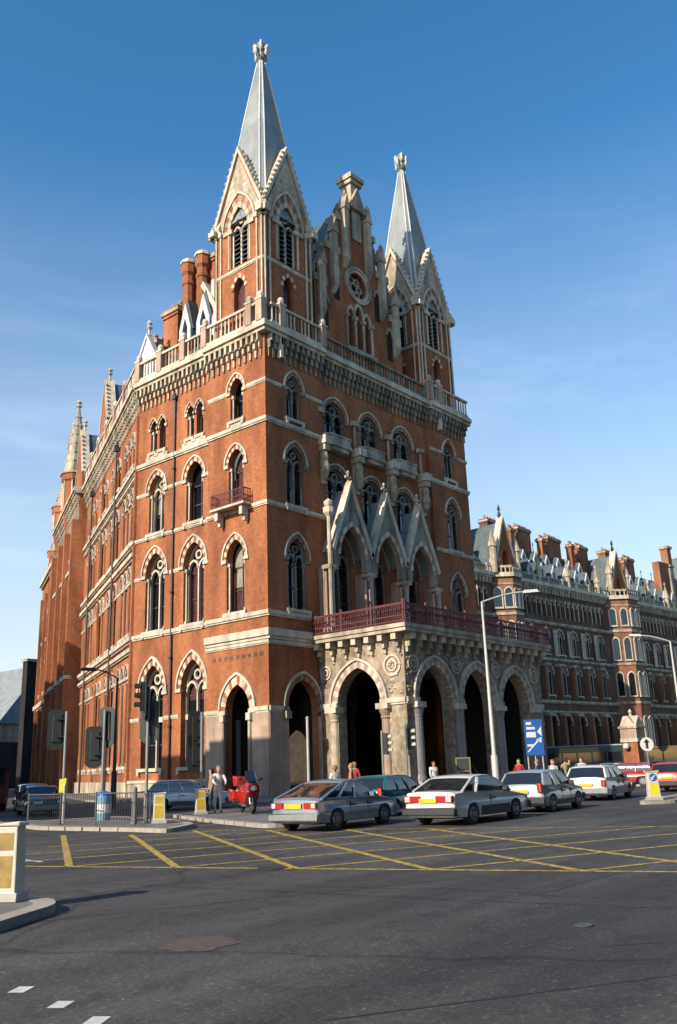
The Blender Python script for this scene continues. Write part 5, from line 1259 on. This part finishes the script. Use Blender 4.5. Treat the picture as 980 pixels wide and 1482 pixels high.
    if skirt:
        q = MB(); q.lathe((0, 0, 0), [(.27 * s, .5 * s), (.2 * s, .8 * s), (.165 * s, 1.05 * s)], legs, 12); q.build('skirt', root, smooth=True)
    return root
person((-16.9, -13.9, .12), math.atan2(-1.6, -1.0), 'person in white jacket and white trousers standing behind the red motorcycle', 'cloth_white', 'cloth_white', 'hair_fair', pose='lean', H=1.82)
person((-16.2, -12.7, .12), R(150), 'person in pale top half hidden behind the person in white', 'cloth_tan', 'cloth_dark')
person((-10.3, -15.7, .12), R(200), 'person in red top seen over the roof of the silver blue hatchback', 'cloth_red', 'cloth_dark', 'hair_fair', H=1.8)
person((-13.5, -18.2, .12), R(120), 'person in pale jacket beside the thin pole behind the hatchback', 'cloth_tan', 'cloth_blue', 'hair_fair')
person((-14.3, -18.0, .12), R(80), 'fair haired person in white shirt beside the thin pole', 'cloth_white', 'cloth_dark', 'hair_fair', H=1.68)
person((-1.2, -13.7, .12), R(240), 'person in white shirt walking inside the shaded porch arch', 'cloth_white', 'cloth_dark', pose='walk')
person((.6, -14.4, .12), R(60), 'person in dark coat walking by the second porch arch', 'cloth_dark', 'cloth_dark', pose='walk')
G1 = 'pedestrians waiting behind the parked cars'
for (x, y, a, lb, t_, l_, hr, h_) in ((-.6, -18.6, 200, 'person in red coat, leftmost of the group behind the silver hatchback', 'cloth_red', 'cloth_dark', 'hair_dark', 1.7), (.2, -19.2, 100, 'person in blue jacket beside the one in the red coat', 'cloth_blue', 'cloth_dark', 'hair_fair', 1.76),
    (.2, -20.1, 230, 'person in white top near the middle of the waiting group', 'cloth_white', 'cloth_blue', 'hair_fair', 1.72), (1.2, -20.3, 40, 'person in tan jacket in the waiting group', 'cloth_tan', 'cloth_dark', 'hair_dark', 1.8),
    (.4, -20.9, 260, 'person in green coat, rightmost of the waiting group', 'cloth_green', 'cloth_dark', 'hair_dark', 1.74), (3.2, -20.2, 190, 'person in cream shirt standing behind the waiting group', 'cloth_white', 'cloth_dark', 'hair_dark', 1.78)):
    person((x, y, .12 if y > -19 else 0), R(a), lb, t_, l_, hr, H=h_, group=G1)

# ================================================================== STREET FURNITURE
def bollard(loc, rz, label, style='plain', sc=1.0, z=.12):
    root = empty('traffic_bollard', (loc[0], loc[1], z), rz, label, 'bollard', 'lit traffic bollards'); root.scale = (sc,) * 3
    q = MB(); q.hexa([Vector(p) for p in ((-.17, -.24, .12), (.17, -.24, .12), (.17, .24, .12), (-.17, .24, .12), (-.14, -.21, 1.1), (.14, -.21, 1.1), (.14, .21, 1.1), (-.14, .21, 1.1))], 'bollard_white'); q.build('shell', root, bevel=.02)
    q = MB(); q.wbox(-.21, .21, -.28, .28, 0, .12, 'metal_pale'); q.build('base', root, bevel=.01)
    q = MB(); q.wbox(-.17, .17, -.24, .24, 1.1, 1.15, 'bollard_white'); q.build('cap', root, bevel=.02)
    ym = {'plain': 'yellow_plastic', 'amber': 'amber_dull', 'arrow': 'yellow_bright'}[style]
    for sg in (-1, 1):
        q = MB()
        def face(z0, z1, hw_, m, e=.0):
            k0, k1 = .172 - .03 * (z0 - .12) + e, .172 - .03 * (z1 - .12) + e
            q.hexa([Vector(p) for p in ((sg * (k0 - .02), -hw_, z0), (sg * k0, -hw_, z0), (sg * k0, hw_, z0), (sg * (k0 - .02), hw_, z0), (sg * (k1 - .02), -hw_, z1), (sg * k1, -hw_, z1), (sg * k1, hw_, z1), (sg * (k1 - .02), hw_, z1))], m)
        face(.2, .66, .17, ym)
        if style != 'arrow': face(.74, 1.0, .165, ym)
        P_ = q.build('lens', root)
        if style == 'arrow':
            q = MB(); x = sg * .16
            q.tube((x, 0, .9), (x + sg * .012, 0, .9), .15, .15, 'sign_blue', 20); q.hexa([Vector((x + sg * d, y, z_)) for d in (.013, .018) for y, z_ in ((-.09, .96), (-.06, .99), (.07, .86), (.04, .83))], 'sign_white')
            q.hexa([Vector((x + sg * d, y, z_)) for d in (.013, .018) for y, z_ in ((.09, .80), (.1, .92), (.07, .91), (-.02, .81))], 'sign_white'); q.build('arrow_sign', root)
    return root
bollard((-35.5, -30.45), R(33), 'large white traffic bollard with amber panels on the near left kerb', 'amber', .88)
bollard((-22.5, -17.25), R(50), 'yellow panelled bollard at the tip of the railed island, left of the pale blue car', 'plain', .86)
bollard((-17.9, -14.0), R(60), 'slim cream and yellow bollard between the pale blue car and the motorcycle', 'plain', .86)
bollard((-7.9, -28.45), R(40), 'white bollard with blue arrow disc and bright yellow panel beside the red car', 'arrow', .92)

def signal(loc, rz, h, label, heads=((0, .0),), board=True, z=.12, pole='metal_grey', boardm='signal_black', stripes=False):
    """traffic signal: post and one or more heads facing +x (heads: (yaw, side offset))"""
    root = empty('traffic_light', (loc[0], loc[1], z), rz, label, 'traffic light')
    q = MB(); q.tube((0, 0, 0), (0, 0, h), .057, .057, pole, 10); q.tube((0, 0, 0), (0, 0, 1.0), .085, .085, pole, 10); q.build('post', root)
    for yaw, off, hz in heads:
        c, s_ = math.cos(yaw), math.sin(yaw); f = Fr((0, 0), (-s_, c), (c, s_))   # s sideways, d forward
        q = MB(); q.box(f, off - .15, off + .15, .09, .3, hz - 1.0, hz, 'signal_black'); Hd = q.build('signal_head', root, bevel=.02)
        q = MB(); q.box(f, min(0, off), max(0, off) + .01, .0, .12, hz - .85, hz - .8, 'signal_black'); q.box(f, min(0, off), max(0, off) + .01, .0, .12, hz - .2, hz - .15, 'signal_black'); q.build('bracket', root)
        if board:
            q = MB(); bw = .33; pts = [(off - bw, hz - 1.15), (off - bw * .5, hz - 1.3), (off + bw * .5, hz - 1.3), (off + bw, hz - 1.15), (off + bw, hz + .1), (off + bw * .6, hz + .2), (off - bw * .6, hz + .2), (off - bw, hz + .1)]
            q.prism(f, pts, .13, .15, boardm); q.build('backing_board', root)
        for k, m in enumerate(('lamp_red', 'lamp_amber', 'signal_green')):
            zc = hz - .18 - k * .32; q = MB(); a = f.p(off, .3, zc); b = f.p(off, .315, zc); q.tube(a, b, .1, .1, 'interior' if k else 'interior', 14); L_ = q.build('lens', Hd)
            q = MB()
            for i in range(9):   # hood
                t0, t1 = -.3 + i * (PI + .6) / 9, -.3 + (i + 1) * (PI + .6) / 9
                P0 = [f.p(off + .115 * math.cos(t_), d_, zc + .115 * math.sin(t_)) for d_ in (.3, .5) for t_ in (t0, t1)]
                P1 = [f.p(off + .13 * math.cos(t_), d_, zc + .13 * math.sin(t_)) for d_ in (.3, .5) for t_ in (t0, t1)]
                q.hexa([P0[0], P0[1], P0[3], P0[2], P1[0], P1[1], P1[3], P1[2]], 'metal_pale' if stripes else 'signal_black')
            q.build('hood', Hd)
    return root
back = math.atan2(.65, .76)   # facing away from the camera
signal((-22.45, -16.45), back, 4.6, 'tall traffic light with grey backing board seen from behind, beside the guard rail', heads=((0, -.02, 3.95), (1.9, .12, 4.75)), boardm='signal_green')
signal((-17.6, -13.7), back + .4, 4.0, 'traffic light with long dark backing board beside the slim cream bollard', heads=((0, .22, 3.85), (0, .22, 2.9)))
signal((-23.0, -12.2), back, 4.0, 'traffic light with small yellow push button box at the left end of the guard rail', heads=((.3, .35, 3.9),), board=True)
signal((-22.2, -13.5), back - .3, 4.0, 'dark traffic light just right of the one with the yellow box', heads=((0, .0, 3.9), (.5, .35, 3.2)), boardm='signal_black')
signal((-6.5, -14.4), R(-60), 3.3, 'slim traffic light with pale striped hoods in front of the first porch arch', heads=((0, 0, 3.15),), board=False, stripes=True)
signal((-6.3, -15.7), R(-60), 3.5, 'traffic light with dark backing and pale hoods in front of the porch corner pier', heads=((0, 0, 3.35),), board=True, stripes=True)
q = MB(); q.wbox(-.14, .14, -.12, .12, 1.05, 1.55, 'yellow_bright'); yb = q.build('push_button_box', [o for o in bpy.data.objects if o.name.startswith('traffic_light') and 'yellow' in o.get('label', '')][0], bevel=.02)

def guardrail(p0, p1, label):
    a, b = Vector((*p0, .12)), Vector((*p1, .12)); L_ = (b - a).length
    root = empty('guard_rail', a, math.atan2(b.y - a.y, b.x - a.x), label, 'railing', 'galvanised guard rail panels')
    for z in (.12, 1.02): q = MB(); q.tube((0, 0, z), (L_, 0, z), .022, .022, 'rail_grey', 6); q.build('rail', root)
    for x in (0.0, L_): q = MB(); q.tube((x, 0, 0), (x, 0, 1.08), .035, .035, 'rail_grey', 6); q.build('post', root)
    q = MB(); n = int(L_ / .115)
    for i in range(1, n): q.tube((L_ * i / n, 0, .12), (L_ * i / n, 0, 1.0), .009, .009, 'iron_dark', 4)
    q.build('bars', root); return root
rp = [(-23.9, -11.4), (-23.75, -13.3), (-23.6, -15.2), (-23.3, -17.0)]
nm_ = ['leftmost guard rail panel on the corner island', 'middle guard rail panel in front of the blue bin', 'guard rail panel beside the tall traffic light']
for i in range(3): guardrail(rp[i], rp[i + 1], nm_[i])
guardrail((-23.3, -17.0), (-21.6, -15.6), 'short return panel of guard rail behind the yellow bollard')
t = empty('litter_bin', (-22.35, -13.85, .12), 0, 'light blue round litter bin with white patch behind the guard rail', 'bin')
q = MB(); q.lathe((0, 0, 0), [(.2, 0), (.24, .05), (.27, .8), (.29, .86), (.27, .9)], 'bin_blue', 16); q.build('drum', t, smooth=True)
q = MB(); q.lathe((0, 0, 0), [(.29, .9), (.26, 1.0), (.05, 1.08)], 'sign_blue', 16); q.build('lid', t)
q = MB(); q.lathe((0, 0, 0), [(.266, .3), (.276, .62)], 'sign_white', 16, cap=False); q.build('label_band', t)
for i, (x, y, h_) in enumerate(((-23.2, -12.6, 1.35), (-22.75, -16.2, 1.2))):
    t = empty('post', (x, y, .12), 0, ('thin pale post left of the blue bin', 'thick grey post beside the tall traffic light')[i], 'post')
    q = MB(); r_ = (.05, .09)[i]; q.lathe((0, 0, 0), [(r_ * 1.25, 0), (r_ * 1.2, .1), (r_, .14), (r_, h_ - .05), (r_ * .6, h_)], 'metal_pale' if i == 0 else 'metal_grey', 10); q.build('shaft', t)
t = empty('pole', (-8.9, -11.6, 0), 0, 'thin pale pole behind the silver blue hatchback, left of the porch', 'pole')
q = MB(); q.lathe((0, 0, 0), [(.13, 0), (.13, .6), (.075, .7), (.07, 4.1), (.09, 4.15), (.02, 4.25)], 'metal_pale', 10); q.build('shaft', t)
q = MB(); q.lathe((0, 0, 0), [(.15, 0), (.16, .15), (.13, .6)], 'metal_grey', 10); q.build('base', t)

def lamp(loc, rz, h, label, arm=1.7, mat_='metal_pale', up=.5, r=.11, z=.12):
    root = empty('street_lamp', (loc[0], loc[1], z), rz, label, 'street lamp')
    q = MB(); q.lathe((0, 0, 0), [(r * 1.7, 0), (r * 1.7, 1.9), (r * 1.05, 2.0), (r * .6, h)], mat_, 12); q.build('column', root, smooth=True)
    q = MB(); pts = [Vector((arm * t_ / 8, 0, h - .02 + up * math.sin(t_ / 8 * PI / 2))) for t_ in range(9)]; q.path(pts, r * .45, mat_, 8); q.build('arm', root)
    q = MB(); c = pts[-1]; q.hexa([c + Vector(p) for p in ((-.15, -.1, -.08), (.75, -.12, -.03), (.75, .12, -.03), (-.15, .1, -.08), (-.1, -.09, .1), (.65, -.08, .13), (.65, .08, .13), (-.1, .09, .1))], 'lamp_white' if mat_ != 'iron_dark' else 'iron_dark'); q.build('lantern', root, bevel=.03)
    q = MB(); q.wbox(-r * 1.2, r * 1.72, -.06, .06, .5, 1.2, 'metal_grey'); q.build('access_door', root)
    return root
lamp((-.03, -16.85), R(-48), 10.2, 'tall pale street lamp with curved arm standing in front of the porch', arm=2.5)
lamp((19.9, -19.7), R(130), 9.4, 'pale street lamp near the right edge in front of the far wing', arm=2.1, z=0)
lamp((-12.2, -.2), R(140), 7.0, 'dark street lamp with short arm in front of the long west flank', arm=1.3, mat_='iron_dark', r=.09, z=0)

# blue direction sign on two legs
t = empty('direction_sign', (1.5, -18.45, .12), math.atan2(-.77, .64), 'blue road direction sign with white arrows and panel on pale legs', 'road sign'); t.scale = (.93, .93, .93)
for x in (-.42, .0, .42): q = MB(); q.tube((x, 0, 0), (x, 0, 2.3), .04, .04, 'metal_pale', 8); q.build('leg', t)
f = Fr((0, 0), (1, 0), (0, -1))
q = MB(); q.box(f, -.52, .52, .04, .09, 2.0, 4.0, 'sign_blue'); P_ = q.build('panel', t)
q = MB(); q.box(f, -.42, .12, .091, .097, 3.0, 3.3, 'sign_white'); q.box(f, -.4, -.1, .091, .097, 3.7, 3.86, 'sign_white'); q.box(f, -.4, .1, .091, .097, 3.44, 3.58, 'sign_white')
q.prism(f, [(-.45, 2.2), (-.36, 2.2), (.32, 2.85), (.25, 2.92)], .091, .097, 'sign_white'); q.prism(f, [(.12, 2.88), (.42, 3.0), (.4, 2.68)], .091, .097, 'sign_white'); q.box(f, -.42, -.1, .091, .097, 2.5, 2.62, 'sign_white')
q.prism(f, [(.2, 3.3), (.45, 3.6), (.45, 3.05)], .091, .097, 'sign_white'); q.build('markings', P_)
# round white sign
t = empty('round_sign', (13.2, -19.8, 0), math.atan2(-.77, .64), 'round white sign on a grey pole, right of the brick gate pier', 'road sign')
q = MB(); q.tube((0, 0, 0), (0, 0, 2.7), .05, .05, 'metal_grey', 8); q.build('pole', t); q = MB(); q.tube((0, -.06, 2.45), (0, -.09, 2.45), .38, .42, 'sign_white', 24); D_ = q.build('disc', t)
q = MB(); q.box(f, -.08, .08, .091, .1, 2.2, 2.6, 'signal_black'); q.prism(f, [(-.2, 2.55), (.2, 2.55), (0, 2.78)], .091, .1, 'signal_black'); q.build('arrow_mark', D_)
# timber frame board
t = empty('board_frame', (-2.4, -16.4, .12), math.atan2(-.75, .66), 'open timber frame board standing left of the tall street lamp', 'board')
q = MB()
for x in (-.35, .35): q.tube((x, 0, 0), (x, 0, 1.85), .045, .045, 'timber', 4)
for z in (1.2, 1.85): q.tube((-.38, 0, z), (.38, 0, z), .045, .045, 'timber', 4)
q.build('frame', t); q = MB(); q.wbox(-.33, .33, -.01, .01, 1.22, 1.8, 'signal_green'); q.build('panel', t)
# brick gate pier
PX, PY = 26.7, -13.3
t = empty('gate_pier', (PX, PY, .12), R(-5), 'orange brick gate pier with gabled cream stone cap on the forecourt', 'gate pier'); t.scale = (.8, .8, .8)
q = MB(); q.wbox(-.8, .8, -.8, .8, 0, 3.4, 'brick'); q.build('shaft', t); q = MB(); q.wbox(-.92, .92, -.92, .92, 0, .7, 'stone'); q.wbox(-.9, .9, -.9, .9, 3.4, 3.75, 'stone_white'); q.build('stone_band', t)
q = MB(); q.wbox(-.85, .85, -.85, .85, 3.75, 4.7, 'stone_pink'); q.wbox(-.98, .98, -.98, .98, 4.7, 4.9, 'stone'); q.build('cap', t)
q = MB()
for rz_ in (0, 1):
    f_ = Fr((0, 0), (1, 0), (0, -1)) if rz_ else Fr((0, 0), (0, 1), (1, 0)); q.prism(f_, [(-.85, 4.9), (.85, 4.9), (0, 5.9)], -.85 + .01 * rz_, .85 - .01 * rz_, 'stone_white')
q.lathe((0, 0, 5.6), [(.2, 0), (.12, .5), (.2, .7), (.03, .95)], 'stone_white', 8); q.build('gablet', t)
q = MB(); q.lathe((-1.2, .2, 0), [(.02, 2.7), (.26, 2.85), (.3, 3.05), (.2, 3.25), (.03, 3.3)], 'sign_white', 12); q.tube((-1.2, .2, 3.0), (-.8, .2, 3.0), .04, .04, 'iron_dark', 6); q.build('lantern', t)
# low forecourt wall with railing
t = empty('forecourt_wall', (30, -15.5, 0), R(-6), 'low stone forecourt wall running behind the gate pier', 'wall')
q = MB(); q.wbox(0, 50, -.25, .25, 0, 1.0, 'stone_pink'); q.wbox(0, 50, -.32, .32, 1.0, 1.15, 'stone'); q.build('coping', t)

# ================================================================== LIGHT, SKY, CAMERA
w = bpy.data.worlds.new('World'); SC.world = w; w.use_nodes = True
nt = w.node_tree; N = nt.nodes; L = nt.links; bg = N['Background']
sky = N.new('ShaderNodeTexSky'); sky.sky_type = 'NISHITA'; sky.sun_disc = False
EL, AZ = R(29), R(274.5)        # sun a little north of due west of the entrance front (measured clockwise from +Y)
sky.sun_elevation = EL; sky.sun_rotation = AZ; sky.air_density = 1.0; sky.dust_density = .6; sky.ozone_density = 1.6; sky.altitude = 50
# thin high cloud, part of the sky itself
tc = N.new('ShaderNodeTexCoord'); mp = N.new('ShaderNodeMapping'); mp.inputs['Scale'].default_value = (1.2, 1.2, 6); mp.inputs['Rotation'].default_value = (R(8), R(-6), R(20))
L.new(tc.outputs['Generated'], mp.inputs['Vector'])
n = N.new('ShaderNodeTexNoise'); n.inputs['Scale'].default_value = 1.9; n.inputs['Detail'].default_value = 8; n.inputs['Roughness'].default_value = .6; n.inputs['Distortion'].default_value = .6
L.new(mp.outputs[0], n.inputs['Vector'])
r = N.new('ShaderNodeValToRGB'); r.color_ramp.elements[0].position = .5; r.color_ramp.elements[0].color = (0, 0, 0, 1); r.color_ramp.elements[1].position = .8; r.color_ramp.elements[1].color = (.16, .16, .16, 1)
L.new(n.outputs['Fac'], r.inputs['Fac'])
mx = N.new('ShaderNodeMix'); mx.data_type = 'RGBA'; mx.inputs[7].default_value = (8, 8.6, 9.6, 1)
se = N.new('ShaderNodeSeparateXYZ'); L.new(tc.outputs['Generated'], se.inputs[0])
ce = N.new('ShaderNodeMapRange'); ce.inputs[1].default_value = .62; ce.inputs[2].default_value = .35; L.new(se.outputs[2], ce.inputs[0])
cm = N.new('ShaderNodeMix'); cm.data_type = 'RGBA'; cm.blend_type = 'MULTIPLY'; cm.inputs[0].default_value = 1; L.new(r.outputs['Color'], cm.inputs[6]); L.new(ce.outputs[0], cm.inputs[7])
L.new(cm.outputs[2], mx.inputs[0]); hs = N.new('ShaderNodeHueSaturation'); hs.inputs['Hue'].default_value = .495; hs.inputs['Saturation'].default_value = 1.33; L.new(sky.outputs[0], hs.inputs['Color']); L.new(hs.outputs[0], mx.inputs[6]); 
# pale haze low in the sky
dp = N.new('ShaderNodeVectorMath'); dp.operation = 'DOT_PRODUCT'; dp.inputs[1].default_value = (.76, .65, 0); L.new(tc.outputs['Generated'], dp.inputs[0])
dm = N.new('ShaderNodeMapRange'); dm.interpolation_type = 'SMOOTHSTEP'; dm.inputs[1].default_value = -.35; dm.inputs[2].default_value = .45; L.new(dp.outputs['Value'], dm.inputs[0])
sx = N.new('ShaderNodeSeparateXYZ'); L.new(tc.outputs['Generated'], sx.inputs[0])
hr = N.new('ShaderNodeMapRange'); hr.inputs[1].default_value = -.02; hr.inputs[2].default_value = .62; hr.inputs[3].default_value = 1; hr.inputs[4].default_value = 0; L.new(sx.outputs[2], hr.inputs[0])
pw = N.new('ShaderNodeMath'); pw.operation = 'POWER'; pw.inputs[1].default_value = 1.3; L.new(hr.outputs[0], pw.inputs[0])
m7 = N.new('ShaderNodeMath'); m7.operation = 'MULTIPLY'; m7.inputs[1].default_value = .95; L.new(pw.outputs[0], m7.inputs[0])
m8 = N.new('ShaderNodeMath'); m8.operation = 'MULTIPLY'; L.new(m7.outputs[0], m8.inputs[0]); L.new(dm.outputs[0], m8.inputs[1]); m7 = m8
mh = N.new('ShaderNodeMix'); mh.data_type = 'RGBA'; mh.inputs[7].default_value = (4.0, 4.15, 4.3, 1); L.new(m7.outputs[0], mh.inputs[0]); L.new(mx.outputs[2], mh.inputs[6]); L.new(mh.outputs[2], bg.inputs['Color'])
bg.inputs['Strength'].default_value = SKYS = .143
sl = bpy.data.lights.new('sun', 'SUN'); sl.energy = 5.0; sl.angle = R(.5); sl.color = (1.0, .87, .70)
so = bpy.data.objects.new('sun', sl); COL.objects.link(so)
sd = Vector((math.sin(AZ) * math.cos(EL), math.cos(AZ) * math.cos(EL), math.sin(EL)))
so.rotation_euler = sd.to_track_quat('Z', 'Y').to_euler(); so.location = (-60, 0, 60)

cd = bpy.data.cameras.new('camera'); cam = bpy.data.objects.new('camera', cd); COL.objects.link(cam); SC.camera = cam
h_, p_, r_ = R(40.246), R(16.111), R(-2.07)
fwd = Vector((math.cos(h_), math.sin(h_), 0)); rt = Vector((math.sin(h_), -math.cos(h_), 0)); up = Vector((0, 0, 1))
f = fwd * math.cos(p_) + up * math.sin(p_); u = -fwd * math.sin(p_) + up * math.cos(p_)
rr = rt * math.cos(r_) + u * math.sin(r_); uu = -rt * math.sin(r_) + u * math.cos(r_)
M = Matrix((rr, uu, -f)).transposed().to_4x4(); M.translation = Vector((-42.375, -42.473, 1.7)); cam.matrix_world = M
cd.sensor_fit = 'VERTICAL'; cd.sensor_height = 36; cd.lens = 36 * 1281.6 / 1482; cd.clip_start = .1; cd.clip_end = 4000
SC.view_settings.view_transform = 'Standard'; SC.view_settings.look = 'None'; SC.view_settings.exposure = .6; SC.view_settings.gamma = 1
SC.cycles.max_bounces = 6; SC.cycles.use_denoising = True
